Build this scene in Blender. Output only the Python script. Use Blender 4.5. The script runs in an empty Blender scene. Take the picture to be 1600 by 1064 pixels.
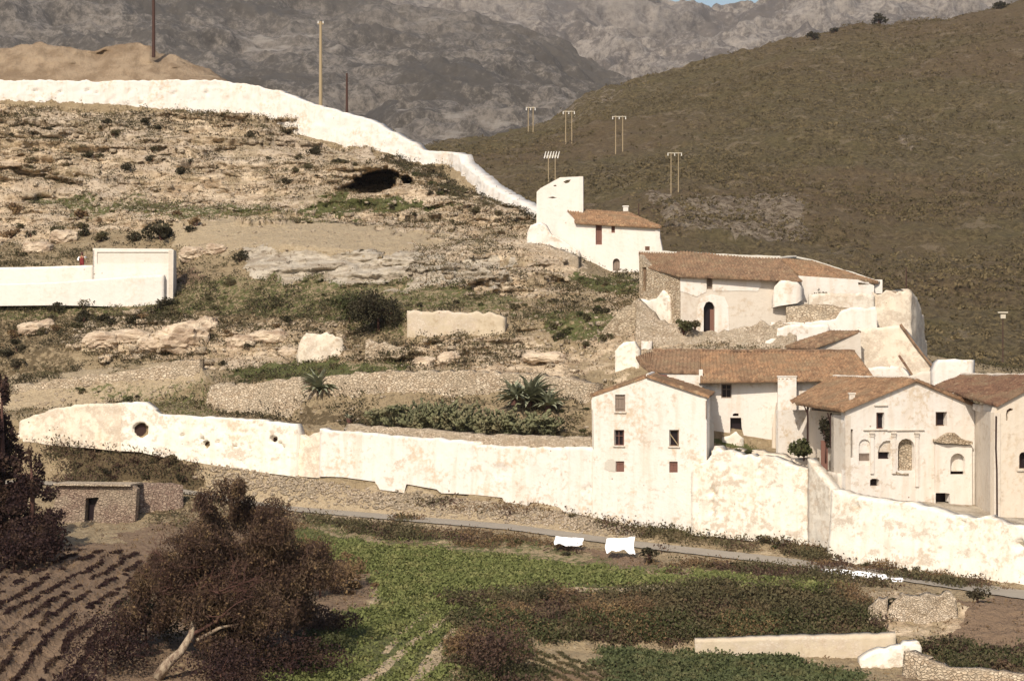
import bpy, bmesh, math, random
import numpy as np
from mathutils import Vector, Matrix
from mathutils.geometry import tessellate_polygon

random.seed(7)
RS = np.random.RandomState(11)
SC = bpy.context.scene
COL = SC.collection

# ------------------------------------------------------------------ camera
F = 3800.0          # focal length in photo pixels (1600 wide)
HZ = 510.0          # photo row of the horizon
ZC = 30.0           # camera height
cam = bpy.data.cameras.new("camera")
cam.sensor_width = 36.0
cam.lens = F / 1600.0 * 36.0
cam.shift_y = (HZ - 532.0) / 1600.0
cam.clip_start = 1.0
cam.clip_end = 30000.0
camo = bpy.data.objects.new("camera", cam)
COL.objects.link(camo)
camo.location = (0, 0, ZC)
camo.rotation_euler = (math.radians(90), 0, 0)
SC.camera = camo

# ------------------------------------------------------------------ light
SUN_EL = math.radians(40)
SUN_AZ = math.atan2(-0.30, -0.95)       # towards the sun, x = sin, y = cos
sd = Vector((math.sin(SUN_AZ) * math.cos(SUN_EL), math.cos(SUN_AZ) * math.cos(SUN_EL), math.sin(SUN_EL)))
w = bpy.data.worlds.new("World")
SC.world = w
w.use_nodes = True
nt = w.node_tree
nt.nodes.clear()
sky = nt.nodes.new('ShaderNodeTexSky')
sky.sky_type = 'NISHITA'
sky.sun_disc = False
sky.sun_elevation = SUN_EL
sky.sun_rotation = SUN_AZ % (2 * math.pi)
sky.dust_density = 2.0
bg = nt.nodes.new('ShaderNodeBackground')
bg.inputs[1].default_value = 0.11
wo = nt.nodes.new('ShaderNodeOutputWorld')
nt.links.new(sky.outputs[0], bg.inputs[0])
nt.links.new(bg.outputs[0], wo.inputs[0])
sl = bpy.data.lights.new("sun", 'SUN')
sl.energy = 4.15
sl.angle = math.radians(0.6)
sl.color = (1.0, 0.90, 0.755)
slo = bpy.data.objects.new("sun", sl)
COL.objects.link(slo)
slo.rotation_euler = sd.to_track_quat('Z', 'Y').to_euler()
SC.view_settings.view_transform = 'Standard'
SC.view_settings.look = 'None'
SC.view_settings.exposure = 0.2
SC.view_settings.gamma = 1.0
SC.cycles.use_adaptive_sampling = True
SC.cycles.max_bounces = 5
SC.cycles.diffuse_bounces = 3
SC.cycles.transparent_max_bounces = 4

# ------------------------------------------------------------------ helpers
def W(px, py, Y):
    return Vector(((px - 800.0) / F * Y, Y, ZC - (py - HZ) / F * Y))

def proj(v):
    return 800 + v[0] / v[1] * F, HZ - (v[2] - ZC) / v[1] * F

def _hash(ix, iy, iz, seed):
    h = (ix * 374761393 + iy * 668265263 + iz * 2147483647 + seed * 1274126177) & 0xffffffff
    h = ((h ^ (h >> 13)) * 1274126177) & 0xffffffff
    h = ((h ^ (h >> 16)) * 2246822519) & 0xffffffff
    return ((h ^ (h >> 15)) & 0xffffff) / float(0xffffff)

def vnoise(p, seed=0):
    p = np.asarray(p, float)
    i = np.floor(p).astype(np.int64)
    f = p - i
    f = f * f * (3 - 2 * f)
    r = 0
    for dx in (0, 1):
        wx = f[..., 0] if dx else 1 - f[..., 0]
        for dy in (0, 1):
            wy = f[..., 1] if dy else 1 - f[..., 1]
            for dz in (0, 1):
                wz = f[..., 2] if dz else 1 - f[..., 2]
                r = r + wx * wy * wz * _hash(i[..., 0] + dx, i[..., 1] + dy, i[..., 2] + dz, seed)
    return r * 2 - 1

def fbm(p, octv=4, seed=0, gain=0.5, lac=2.03):
    p = np.asarray(p, float)
    a, s, t = 1.0, 0, 0
    for o in range(octv):
        s = s + a * vnoise(p, seed + o * 17)
        t += a
        a *= gain
        p = p * lac + 13.7
    return s / t

def sstep(a, b, x):
    t = np.clip((x - a) / (b - a), 0, 1)
    return t * t * (3 - 2 * t)

def link(o, parent=None):
    COL.objects.link(o)
    if parent is not None:
        o.parent = parent
    return o

def tag(o, label=None, cat=None, group=None, kind=None):
    if label: o['label'] = label
    if cat: o['category'] = cat
    if group: o['group'] = group
    if kind: o['kind'] = kind
    return o

def thing(name, loc, label, cat, group=None, rz=0):
    o = bpy.data.objects.new(name, None)
    o.empty_display_size = 0.3
    link(o)
    o.location = loc
    o.rotation_euler = (0, 0, rz)
    return tag(o, label, cat, group)

def np_mesh(name, verts, quads=None, tris=None, mat=None, smooth=False, attrs=None):
    """mesh from numpy arrays; attrs = {name: (N,) or (N,4) per vertex}"""
    verts = np.asarray(verts, np.float32).reshape(-1, 3)
    me = bpy.data.meshes.new(name)
    nq = 0 if quads is None else len(quads)
    ntr = 0 if tris is None else len(tris)
    me.vertices.add(len(verts))
    me.vertices.foreach_set('co', verts.ravel())
    loops = []
    tot = []
    if nq: loops.append(np.asarray(quads, np.int32).ravel()); tot.append(np.full(nq, 4, np.int32))
    if ntr: loops.append(np.asarray(tris, np.int32).ravel()); tot.append(np.full(ntr, 3, np.int32))
    loops = np.concatenate(loops); tot = np.concatenate(tot)
    me.loops.add(len(loops))
    me.loops.foreach_set('vertex_index', loops)
    me.polygons.add(len(tot))
    st = np.concatenate([[0], np.cumsum(tot)[:-1]]).astype(np.int32)
    me.polygons.foreach_set('loop_start', st)
    me.polygons.foreach_set('loop_total', tot)
    if smooth:
        me.polygons.foreach_set('use_smooth', np.ones(len(tot), bool))
    me.update(calc_edges=True)
    if attrs:
        for k, a in attrs.items():
            a = np.asarray(a, np.float32)
            if a.ndim == 1:
                at = me.attributes.new(k, 'FLOAT', 'POINT')
                at.data.foreach_set('value', a)
            else:
                at = me.attributes.new(k, 'FLOAT_COLOR', 'POINT')
                at.data.foreach_set('color', a.ravel())
    if mat is not None:
        me.materials.append(mat)
    return me

def obj(name, me, parent=None):
    """link mesh; vertices are in world space, keep them so under a parent Empty"""
    o = bpy.data.objects.new(name, me)
    link(o, parent)
    if parent is not None:
        o.matrix_parent_inverse = world_inv(parent)
    return o

def world_inv(p):
    m = Matrix.LocRotScale(p.location, p.rotation_euler, p.scale)
    q = p
    while q.parent is not None:
        # parents under things are meshes at identity local transforms with an inverse matrix
        m = Matrix.LocRotScale(q.parent.location, q.parent.rotation_euler, q.parent.scale) @ q.matrix_parent_inverse @ m
        q = q.parent
    return m.inverted()

class MB:
    """collects shapes, links as one mesh"""
    def __init__(s): s.v = []; s.f = []
    def add(s, vs, fs):
        b = len(s.v)
        s.v += [tuple(v) for v in vs]
        s.f += [tuple(i + b for i in f) for f in fs]
    def box(s, c, d, ax=None, ay=None, az=None):
        ax = ax or Vector((1, 0, 0)); ay = ay or Vector((0, 1, 0)); az = az or Vector((0, 0, 1))
        c = Vector(c); v = []
        for k in (-1, 1):
            for j in (-1, 1):
                for i in (-1, 1):
                    v.append(c + ax * (i * d[0] / 2) + ay * (j * d[1] / 2) + az * (k * d[2] / 2))
        s.add(v, [(0, 2, 3, 1), (4, 5, 7, 6), (0, 1, 5, 4), (2, 6, 7, 3), (0, 4, 6, 2), (1, 3, 7, 5)])
    def tube(s, pts, rad, n=6, cap=True):
        pts = [Vector(p) for p in pts]
        rings = []
        for i, p in enumerate(pts):
            t = (pts[min(i + 1, len(pts) - 1)] - pts[max(i - 1, 0)])
            if t.length < 1e-6: t = Vector((0, 0, 1))
            t.normalize()
            u = t.cross(Vector((0.31, 0.9, 0.2))).normalized()
            v = t.cross(u)
            r = rad[i] if isinstance(rad, (list, tuple)) else rad
            rings.append([p + (u * math.cos(a) + v * math.sin(a)) * r for a in [2 * math.pi * k / n for k in range(n)]])
        vs = [q for r in rings for q in r]
        fs = []
        for i in range(len(rings) - 1):
            for k in range(n):
                fs.append((i * n + k, i * n + (k + 1) % n, (i + 1) * n + (k + 1) % n, (i + 1) * n + k))
        if cap:
            fs.append(tuple(range(n - 1, -1, -1))); fs.append(tuple(range((len(rings) - 1) * n, len(rings) * n)))
        s.add(vs, fs)
    def build(s, name, mat, parent=None, smooth=False):
        me = bpy.data.meshes.new(name)
        me.from_pydata(s.v, [], s.f)
        me.materials.append(mat)
        if smooth:
            for p in me.polygons: p.use_smooth = True
        me.update()
        return obj(name, me, parent)

# ------------------------------------------------------------------ materials
class NT:
    def __init__(s, name):
        s.m = bpy.data.materials.new(name); s.m.use_nodes = True
        s.t = s.m.node_tree; s.t.nodes.clear()
        s.out = s.t.nodes.new('ShaderNodeOutputMaterial')
        s.tc = s.t.nodes.new('ShaderNodeTexCoord')
        g = s.t.nodes.new('ShaderNodeNewGeometry')
        s.pos = g.outputs['Position']; s.nrm = g.outputs['Normal']
        s.obj = s.tc.outputs['Object']
    def n(s, typ, **k):
        n = s.t.nodes.new(typ)
        for a, b in k.items(): setattr(n, a, b)
        return n
    def L(s, a, b): s.t.links.new(a, b)
    def set(s, n, i, v):
        if hasattr(v, 'is_linked') or hasattr(v, 'links'): s.L(v, n.inputs[i])
        else: n.inputs[i].default_value = v
    def map(s, scale=(1, 1, 1), rot=(0, 0, 0), co=None):
        n = s.n('ShaderNodeMapping'); n.inputs['Scale'].default_value = scale; n.inputs['Rotation'].default_value = rot
        s.L(co or s.obj, n.inputs[0]); return n.outputs[0]
    def noise(s, scale, detail=4, co=None, rough=0.55, dist=0.0):
        n = s.n('ShaderNodeTexNoise'); n.inputs['Scale'].default_value = scale
        n.inputs['Detail'].default_value = detail; n.inputs['Roughness'].default_value = rough
        n.inputs['Distortion'].default_value = dist
        s.L(co or s.obj, n.inputs[0]); return n.outputs[0]
    def vor(s, scale, co=None, feature='F1', out=0):
        n = s.n('ShaderNodeTexVoronoi', feature=feature); n.inputs['Scale'].default_value = scale
        s.L(co or s.obj, n.inputs[0]); return n.outputs[out]
    def ramp(s, fac, a, b, lo=0.0, hi=1.0):
        n = s.n('ShaderNodeMapRange', clamp=True, interpolation_type='SMOOTHSTEP')
        s.set(n, 0, fac); n.inputs[1].default_value = a; n.inputs[2].default_value = b
        n.inputs[3].default_value = lo; n.inputs[4].default_value = hi; return n.outputs[0]
    def mix(s, fac, a, b, mode='MIX'):
        n = s.n('ShaderNodeMix', data_type='RGBA', blend_type=mode)
        s.set(n, 0, fac)
        for i, v in ((6, a), (7, b)):
            if isinstance(v, tuple): n.inputs[i].default_value = (*v, 1) if len(v) == 3 else v
            else: s.L(v, n.inputs[i])
        return n.outputs[2]
    def math(s, op, a, b=0.0):
        n = s.n('ShaderNodeMath', operation=op); s.set(n, 0, a); s.set(n, 1, b); return n.outputs[0]
    def attr(s, name):
        n = s.n('ShaderNodeAttribute', attribute_name=name); return n
    def done(s, color, rough=0.9, bump=None, bs=0.3, bd=0.05, trans=0.0, spec=0.2):
        p = s.n('ShaderNodeBsdfPrincipled')
        if isinstance(color, tuple): p.inputs['Base Color'].default_value = (*color, 1)
        else: s.L(color, p.inputs['Base Color'])
        s.set(p, 'Roughness', rough)
        p.inputs['Specular IOR Level'].default_value = spec
        if bump is not None:
            b = s.n('ShaderNodeBump'); b.inputs['Strength'].default_value = bs; b.inputs['Distance'].default_value = bd
            s.L(bump, b.inputs['Height']); s.L(b.outputs[0], p.inputs['Normal'])
        sh = p.outputs[0]
        if trans > 0:
            t = s.n('ShaderNodeBsdfTranslucent')
            if isinstance(color, tuple): t.inputs[0].default_value = (*color, 1)
            else: s.L(color, t.inputs[0])
            m = s.n('ShaderNodeMixShader'); m.inputs[0].default_value = trans
            s.L(sh, m.inputs[1]); s.L(t.outputs[0], m.inputs[2]); sh = m.outputs[0]
        s.L(sh, s.out.inputs[0]); return s.m

def m_whitewash(name, white=(0.675, 0.63, 0.575), stain=(0.50, 0.38, 0.25), amt=0.35, bare=0.0):
    """lime wash over rubble; amt = light weathering, bare = how much render has fallen off"""
    t = NT(name)
    big = t.noise(0.35, 5, rough=0.6)
    fine = t.noise(3.2, 4, rough=0.65)
    streak = t.noise(0.9, 4, co=t.map((2.2, 2.2, 0.28)))
    c = t.mix(t.ramp(streak, 0.45, 0.75, 0, amt * 0.9), white, tuple(0.6 * a + 0.4 * b for a, b in zip(white, stain)))
    c = t.mix(t.ramp(t.math('MULTIPLY', fine, big), 0.25, 0.42, 0, amt * 0.75), c, stain)
    stones = t.vor(6.0, co=t.map((1, 1, 1.5)))
    rub = t.mix(t.ramp(stones, 0.1, 0.6), (0.60, 0.54, 0.46), (0.46, 0.39, 0.31))
    rub = t.mix(t.ramp(fine, 0.3, 0.7, 0, 0.6), rub, (0.50, 0.40, 0.30))
    rub = t.mix(t.ramp(t.noise(14, 3, rough=0.7), 0.56, 0.7, 0, 0.7), rub, (0.26, 0.18, 0.12))
    if bare > 0:
        k = t.noise(0.55, 7, rough=0.72, co=t.map((1, 1, 1.5)))
        k = t.math('ADD', k, t.math('MULTIPLY', t.math('SUBTRACT', fine, 0.5), 0.35))
        msk = t.ramp(k, 0.64 - bare * 0.3, 0.74 - bare * 0.3, 0, 0.8)
        c = t.mix(msk, c, rub)
    c = t.mix(t.ramp(t.noise(0.45, 6, rough=0.75), 0.5, 0.7, 0, 0.3), c, (0.58, 0.50, 0.43))
    # small pock marks
    pk = t.vor(1.35, feature='F1')
    pm = t.ramp(pk, 0.05, 0.085, 0.85, 0)
    c = t.mix(t.math('MULTIPLY', pm, t.ramp(t.noise(0.3, 2), 0.5, 0.62)), c, (0.20, 0.12, 0.07))
    h = t.math('ADD', t.math('MULTIPLY', big, 1.6), t.math('MULTIPLY', fine, 0.5))
    return t.done(c, 0.92, h, 0.55, 0.12)

def m_rubble(name, a=(0.50, 0.39, 0.27), b=(0.28, 0.20, 0.13), scale=2.2, light=(0.64, 0.54, 0.41)):
    t = NT(name)
    ws = t.n('ShaderNodeVectorMath', operation='ADD'); nz = t.n('ShaderNodeTexNoise'); nz.inputs['Scale'].default_value = 2.2; t.L(t.obj, nz.inputs[0])
    sc_ = t.n('ShaderNodeVectorMath', operation='SCALE'); sc_.inputs['Scale'].default_value = 0.28; t.L(nz.outputs['Color'], sc_.inputs[0])
    t.L(t.obj, ws.inputs[0]); t.L(sc_.outputs[0], ws.inputs[1])
    co = t.map((1, 1, 1.9), co=ws.outputs[0]); scale = scale * 1.9
    v = t.vor(scale, co=co)
    cn = t.n('ShaderNodeTexVoronoi'); cn.inputs['Scale'].default_value = scale; t.L(co, cn.inputs[0])
    e = t.vor(scale, co=co, feature='DISTANCE_TO_EDGE')
    sep = t.n('ShaderNodeSeparateColor'); t.L(cn.outputs['Color'], sep.inputs[0])
    c = t.mix(sep.outputs[0], a, light)
    c = t.mix(t.ramp(sep.outputs[1], 0.6, 1.0, 0, 0.8), c, b)
    c = t.mix(t.ramp(e, 0.0, 0.12, 0.7, 0), c, b)
    c = t.mix(t.ramp(t.noise(1.3, 5, rough=0.7), 0.45, 0.62, 0, 0.75), c, tuple(0.5 * x + 0.5 * y for x, y in zip(a, b)))
    c = t.mix(t.ramp(t.noise(7, 4, rough=0.75), 0.52, 0.68, 0, 0.75), c, tuple(0.55 * x for x in b))
    c = t.mix(t.ramp(t.noise(4.5, 4, rough=0.75), 0.54, 0.7, 0, 0.7), c, light)
    n = t.noise(0.5, 5)
    c = t.mix(t.ramp(n, 0.4, 0.65, 0, 0.55), c, (0.40, 0.33, 0.24))
    return t.done(c, 0.95, t.math('ADD', t.ramp(e, 0, 0.15), t.noise(7, 3)), 0.8, 0.12)

def m_tile(name, a, b, c3):
    t = NT(name)
    n1 = t.noise(3.0, 4, rough=0.7)
    n2 = t.noise(0.7, 3)
    cn = t.n('ShaderNodeTexVoronoi'); cn.inputs['Scale'].default_value = 3.2; t.L(t.obj, cn.inputs[0])
    sep = t.n('ShaderNodeSeparateColor'); t.L(cn.outputs['Color'], sep.inputs[0])
    c = t.mix(sep.outputs[0], a, b)
    c = t.mix(t.ramp(n1, 0.52, 0.75, 0, 0.8), c, c3)
    c = t.mix(t.ramp(n2, 0.48, 0.66, 0, 0.65), c, (0.19, 0.135, 0.085))
    c = t.mix(t.ramp(t.noise(1.6, 5, rough=0.75), 0.56, 0.68, 0, 0.6), c, (0.33, 0.27, 0.17))
    c = t.mix(t.ramp(t.noise(11, 3), 0.5, 0.7, 0, 0.6), c, tuple(0.5 * k for k in b))
    return t.done(c, 0.9, n1, 0.4, 0.03)

def m_leaf(name, a, b, c3=None, trans=0.25, clump=0.8):
    t = NT(name)
    at = t.attr('v')
    n = t.noise(clump, 3, co=t.pos)
    c = t.mix(at.outputs['Fac'], a, b)
    if c3: c = t.mix(t.ramp(n, 0.45, 0.7, 0, 0.85), c, c3)
    return t.done(c, 0.75, trans=trans)

M = {}
M['white'] = m_whitewash('whitewash_clean', amt=0.4)
M['white_w'] = m_whitewash('whitewash_weathered', amt=1.0, bare=0.27)
M['white_b'] = m_whitewash('whitewash_flaking', white=(0.74, 0.69, 0.60), amt=0.9, bare=0.42)
M['grey_wash'] = m_whitewash('grey_worn_wash', white=(0.62, 0.57, 0.49), stain=(0.38, 0.32, 0.25), amt=0.9, bare=0.45)
M['tan_ruin'] = m_whitewash('tan_ruin_wall', white=(0.50, 0.42, 0.31), stain=(0.34, 0.26, 0.17), amt=0.9, bare=0.5)
M['panel_wash'] = m_whitewash('dull_wash', white=(0.60, 0.56, 0.495), amt=0.5)
M['white_stone'] = m_whitewash('worn_whitewash_on_stone', white=(0.66, 0.58, 0.47), amt=0.9, bare=0.62)
M['white_ridge'] = m_whitewash('whitewash_ridge', white=(0.63, 0.595, 0.55), amt=0.9, bare=0.16)
M['plaster'] = m_whitewash('old_plaster', white=(0.57, 0.51, 0.435), stain=(0.42, 0.34, 0.26), amt=0.9, bare=0.3)
M['plaster_tan'] = m_whitewash('tan_plaster', white=(0.64, 0.56, 0.46), amt=0.8, bare=0.2)
M['cement'] = m_whitewash('grey_cement', white=(0.52, 0.485, 0.42), stain=(0.36, 0.30, 0.23), amt=0.6)
M['rubble'] = m_rubble('rubble_stone')
M['rubble_pale'] = m_rubble('pale_rubble_stone', a=(0.53, 0.425, 0.31), b=(0.36, 0.27, 0.185), scale=3.4, light=(0.64, 0.545, 0.43))
M['rubble_dark'] = m_rubble('dark_rubble_stone', a=(0.28, 0.20, 0.15), b=(0.15, 0.09, 0.07), light=(0.38, 0.29, 0.22))
M['tile'] = m_tile('roof_tile', (0.31, 0.185, 0.105), (0.155, 0.092, 0.056), (0.40, 0.295, 0.18))
M['tile_old'] = m_tile('old_roof_tile', (0.25, 0.155, 0.095), (0.13, 0.082, 0.054), (0.36, 0.27, 0.175))
M['tile_dark'] = m_tile('dark_roof_tile', (0.20, 0.112, 0.07), (0.115, 0.064, 0.044), (0.27, 0.18, 0.115))
M['wood'] = NT('weathered_wood').done((0.16, 0.10, 0.065), 0.85)
M['wood_grey'] = NT('grey_wood').done((0.22, 0.17, 0.135), 0.85)
M['wood_pale'] = NT('pale_pole_wood').done((0.33, 0.255, 0.155), 0.85)
M['pole_dark'] = NT('dark_pole_wood').done((0.065, 0.035, 0.028), 0.85)
M['metal'] = NT('galvanised_metal').done((0.50, 0.45, 0.36), 0.6)
M['ceramic'] = NT('white_ceramic').done((0.75, 0.72, 0.66), 0.4)
M['glass'] = NT('dark_glass_and_room_shade').done((0.018, 0.012, 0.014), 0.35)
M['wood_and_hole_shade'] = NT('door_wood_and_hole_shade').done((0.035, 0.018, 0.015), 0.8)
M['brown_wood'] = NT('brown_shutter_wood').done((0.17, 0.085, 0.065), 0.8)
M['cloth'] = NT('white_cotton').done((0.86, 0.86, 0.86), 0.9)
M['skin'] = NT('skin').done((0.35, 0.19, 0.12), 0.7)
M['red_cloth'] = NT('dark_red_cloth').done((0.19, 0.03, 0.03), 0.9)
M['rope'] = NT('rope').done((0.3, 0.28, 0.24), 0.9)

M['leaf_green'] = m_leaf('leaf_green', (0.085, 0.092, 0.034), (0.045, 0.047, 0.02), (0.12, 0.11, 0.05))
M['leaf_dark'] = m_leaf('leaf_dark', (0.055, 0.05, 0.025), (0.03, 0.025, 0.015), (0.075, 0.06, 0.035))
M['leaf_olive'] = m_leaf('leaf_olive', (0.12, 0.105, 0.05), (0.065, 0.055, 0.03), (0.16, 0.12, 0.065))
M['leaf_dry'] = m_leaf('leaf_dry', (0.20, 0.13, 0.065), (0.11, 0.065, 0.04), (0.28, 0.19, 0.09))
M['leaf_red'] = m_leaf('leaf_red', (0.105, 0.062, 0.044), (0.05, 0.03, 0.023), (0.15, 0.10, 0.06))
M['leaf_maroon'] = m_leaf('leaf_maroon', (0.048, 0.024, 0.02), (0.02, 0.010, 0.012), (0.075, 0.045, 0.028))
M['crop'] = m_leaf('crop_leaf', (0.185, 0.205, 0.068), (0.12, 0.13, 0.045), (0.24, 0.23, 0.09))
M['crop2'] = m_leaf('crop_leaf_dark', (0.11, 0.125, 0.05), (0.06, 0.07, 0.033), (0.15, 0.14, 0.065))
M['grass'] = m_leaf('grass_blade', (0.15, 0.165, 0.05), (0.09, 0.095, 0.035), (0.20, 0.17, 0.08))
M['cactus'] = m_leaf('cactus_pad', (0.165, 0.165, 0.085), (0.075, 0.075, 0.042), (0.21, 0.175, 0.10), trans=0.0)
M['agave'] = m_leaf('agave_blade', (0.27, 0.275, 0.185), (0.15, 0.16, 0.105), None, trans=0.0)
def m_bark():
    t = NT('bark_pale'); n = t.noise(5, 6, rough=0.75, co=t.map((1, 1, .45)))
    return t.done(t.mix(t.ramp(n, .38, .62), (0.15, 0.10, 0.07), (0.40, 0.32, 0.23)), .9, n, 1.0, .08)
M['bark'] = m_bark()
M['bark_dark'] = NT('bark_dark').done((0.09, 0.045, 0.035), 0.9)
M['hillscrub'] = m_leaf('hill_scrub_leaf', (0.155, 0.12, 0.056), (0.085, 0.064, 0.032), (0.20, 0.15, 0.075), clump=0.06)

def m_ground():
    t = NT('ground_cover')
    A = t.attr('cover'); B = t.attr('cover2')
    sa = t.n('ShaderNodeSeparateColor'); t.L(A.outputs['Color'], sa.inputs[0])
    sb = t.n('ShaderNodeSeparateColor'); t.L(B.outputs['Color'], sb.inputs[0])
    n_f = t.noise(2.4, 6, rough=0.65); n_m = t.noise(0.5, 5, rough=0.6); n_b = t.noise(0.09, 4)
    n_s = t.noise(7.0, 3, rough=0.7)
    def edge(m, w=0.5):
        k = t.math('ADD', m, t.math('MULTIPLY', t.math('SUBTRACT', n_f, 0.5), 1.1))
        return t.ramp(k, 0.42, 0.60)
    c = t.mix(n_m, (0.235, 0.172, 0.10), (0.42, 0.33, 0.205))                       # stony earth
    c = t.mix(t.ramp(n_f, 0.56, 0.72, 0, 0.7), c, (0.56, 0.46, 0.33))
    c = t.mix(t.ramp(n_s, 0.58, 0.75, 0, 0.55), c, (0.19, 0.125, 0.08))
    spk = t.ramp(t.noise(4.5, 5, rough=0.8), 0.55, 0.66)
    lump = t.ramp(t.noise(1.7, 5, rough=0.75), 0.5, 0.64)
    c = t.mix(t.math('MULTIPLY', lump, 0.5), c, (0.17, 0.12, 0.07))
    # gravel
    v = t.vor(2.6)
    gr = t.mix(n_m, (0.37, 0.285, 0.18), (0.50, 0.40, 0.265))
    gr = t.mix(t.ramp(n_s, 0.5, 0.7, 0, 0.5), gr, (0.28, 0.20, 0.13))
    gr = t.mix(t.ramp(t.noise(3.2, 5, rough=0.8), 0.52, 0.68, 0, 0.6), gr, (0.27, 0.195, 0.125))
    gr = t.mix(t.ramp(t.noise(2.6, 5, rough=0.8), 0.56, 0.68, 0, 0.6), gr, (0.62, 0.53, 0.39))
    c = t.mix(edge(sb.outputs[0]), c, gr)
    c = t.mix(t.math('MULTIPLY', spk, 0.55), c, (0.16, 0.11, 0.07))
    # bedrock in beds
    bed = t.noise(1.0, 6, co=t.map((0.5, 0.5, 2.2), (0.03, 0.06, 0)), rough=0.68)
    crk = t.vor(0.85, co=t.map((0.8, 0.8, 2.1)), feature='DISTANCE_TO_EDGE')
    rk = t.mix(t.ramp(bed, 0.35, 0.65), (0.37, 0.27, 0.175), (0.70, 0.56, 0.395))
    rk = t.mix(t.ramp(n_b, 0.45, 0.6, 0, 0.5), rk, (0.50, 0.42, 0.33))
    rk = t.mix(t.ramp(t.noise(0.32, 5, rough=0.7), 0.5, 0.62, 0, 0.55), rk, (0.24, 0.185, 0.10))
    rk = t.mix(t.ramp(n_s, 0.52, 0.72, 0, 0.55), rk, (0.20, 0.135, 0.095))
    c = t.mix(edge(sa.outputs[2]), c, rk)
    # grey smooth rock
    gy = t.mix(t.ramp(bed, 0.38, 0.62), (0.34, 0.28, 0.21), (0.56, 0.49, 0.39))
    c = t.mix(edge(sb.outputs[2]), c, gy)
    # ploughed soil
    so = t.mix(n_f, (0.175, 0.115, 0.075), (0.25, 0.175, 0.115))
    c = t.mix(edge(sb.outputs[1]), c, so)
    # scrub litter, grass
    scb = t.mix(n_f, (0.085, 0.062, 0.035), (0.15, 0.11, 0.06))
    c = t.mix(edge(sa.outputs[1]), c, scb)
    gn = t.mix(n_f, (0.075, 0.085, 0.03), (0.15, 0.15, 0.06))
    c = t.mix(edge(sa.outputs[0]), c, gn)
    h = t.math('ADD', t.math('MULTIPLY', bed, 1.0), t.math('MULTIPLY', n_f, 1.0))
    h = t.math('ADD', h, t.math('MULTIPLY', n_s, 0.4))
    return t.done(c, 0.95, h, 1.0, 0.34)
M['ground'] = m_ground()

def m_road():
    t = NT('asphalt_dusty')
    n = t.noise(6, 4); b = t.noise(0.4, 4)
    c = t.mix(b, (0.22, 0.19, 0.155), (0.34, 0.30, 0.245))
    c = t.mix(t.ramp(n, 0.5, 0.7, 0, 0.4), c, (0.40, 0.35, 0.28))
    return t.done(c, 0.9, n, 0.2, 0.02)
M['road'] = m_road()

def m_hill():
    t = NT('scrub_hill')
    A = t.attr('cover'); sa = t.n('ShaderNodeSeparateColor'); t.L(A.outputs['Color'], sa.inputs[0])
    f = t.noise(0.35, 6, rough=0.75); m = t.noise(0.05, 5, rough=0.65); b = t.noise(0.008, 4)
    g2 = t.noise(0.62, 6, rough=0.85)
    c = t.mix(t.ramp(g2, 0.40, 0.60), (0.078, 0.057, 0.027), (0.265, 0.20, 0.098))
    c = t.mix(t.ramp(f, 0.45, 0.65, 0, 0.4), c, (0.15, 0.115, 0.052))
    c = t.mix(t.ramp(m, 0.48, 0.62, 0, 0.45), c, (0.165, 0.135, 0.055))
    c = t.mix(t.ramp(b, 0.45, 0.6, 0, 0.45), c, (0.20, 0.13, 0.075))
    c = t.mix(t.ramp(t.noise(0.12, 6, rough=0.7, co=t.map((1, 1, .5))), 0.55, 0.64, 0, 0.6), c, (0.33, 0.255, 0.165))
    k = t.math('ADD', sa.outputs[0], t.math('MULTIPLY', t.math('SUBTRACT', f, 0.5), 1.8))
    rk = t.mix(t.ramp(t.noise(0.5, 5, rough=0.8), 0.4, 0.6), (0.16, 0.115, 0.075), (0.47, 0.38, 0.28))
    c = t.mix(t.ramp(k, 0.48, 0.62, 0, 0.85), c, rk)
    return t.done(c, 0.95, t.math('ADD', f, g2), 1.0, 2.2)
M['hill'] = m_hill()

def m_mount(name, lo, hi, dark, rock=0.5, s=1.0):
    t = NT(name)
    f = t.noise(0.11 * s, 8, rough=0.85); m = t.noise(0.006 * s, 6, rough=0.7); b = t.noise(0.0016 * s, 4)
    bed = t.noise(0.05 * s, 6, co=t.map((0.5, 0.5, 2.2), (0.1, 0.25, 0)), rough=0.7)
    c = t.mix(t.ramp(f, 0.40, 0.60), lo, hi)
    k = t.math('ADD', t.math('MULTIPLY', f, 0.6), t.math('MULTIPLY', m, 0.7))
    c = t.mix(t.ramp(k, 0.60, 0.72, 0.9, 0), c, dark)
    c = t.mix(t.ramp(t.math('MULTIPLY', bed, m), 0.30, 0.38, 0, rock), c, (0.42, 0.375, 0.33))
    c = t.mix(t.ramp(b, 0.45, 0.6, 0, 0.35), c, lo)
    return t.done(c, 0.95, t.math('ADD', f, m), 0.9, 9.0)
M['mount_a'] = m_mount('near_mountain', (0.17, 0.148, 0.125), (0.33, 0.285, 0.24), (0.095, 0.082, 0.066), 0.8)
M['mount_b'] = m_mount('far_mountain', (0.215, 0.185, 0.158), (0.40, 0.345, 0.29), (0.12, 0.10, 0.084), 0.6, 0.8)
def m_mound():
    t = NT('tipped_earth')
    n = t.noise(0.5, 5, rough=0.65, co=t.map((1, 1, 0.35))); f = t.noise(4, 4, rough=0.7)
    c = t.mix(t.ramp(n, 0.35, 0.65), (0.205, 0.145, 0.092), (0.32, 0.24, 0.16))
    c = t.mix(t.ramp(f, 0.5, 0.75, 0, 0.4), c, (0.24, 0.15, 0.09))
    return t.done(c, 0.95, t.math('ADD', n, f), 0.8, 0.3)
M['mound'] = m_mound()
# ------------------------------------------------------------------ terrain
def curve(*pts):
    a = np.array(pts, float)
    return a[:, 0], a[:, 1], a[:, 2]

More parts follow.
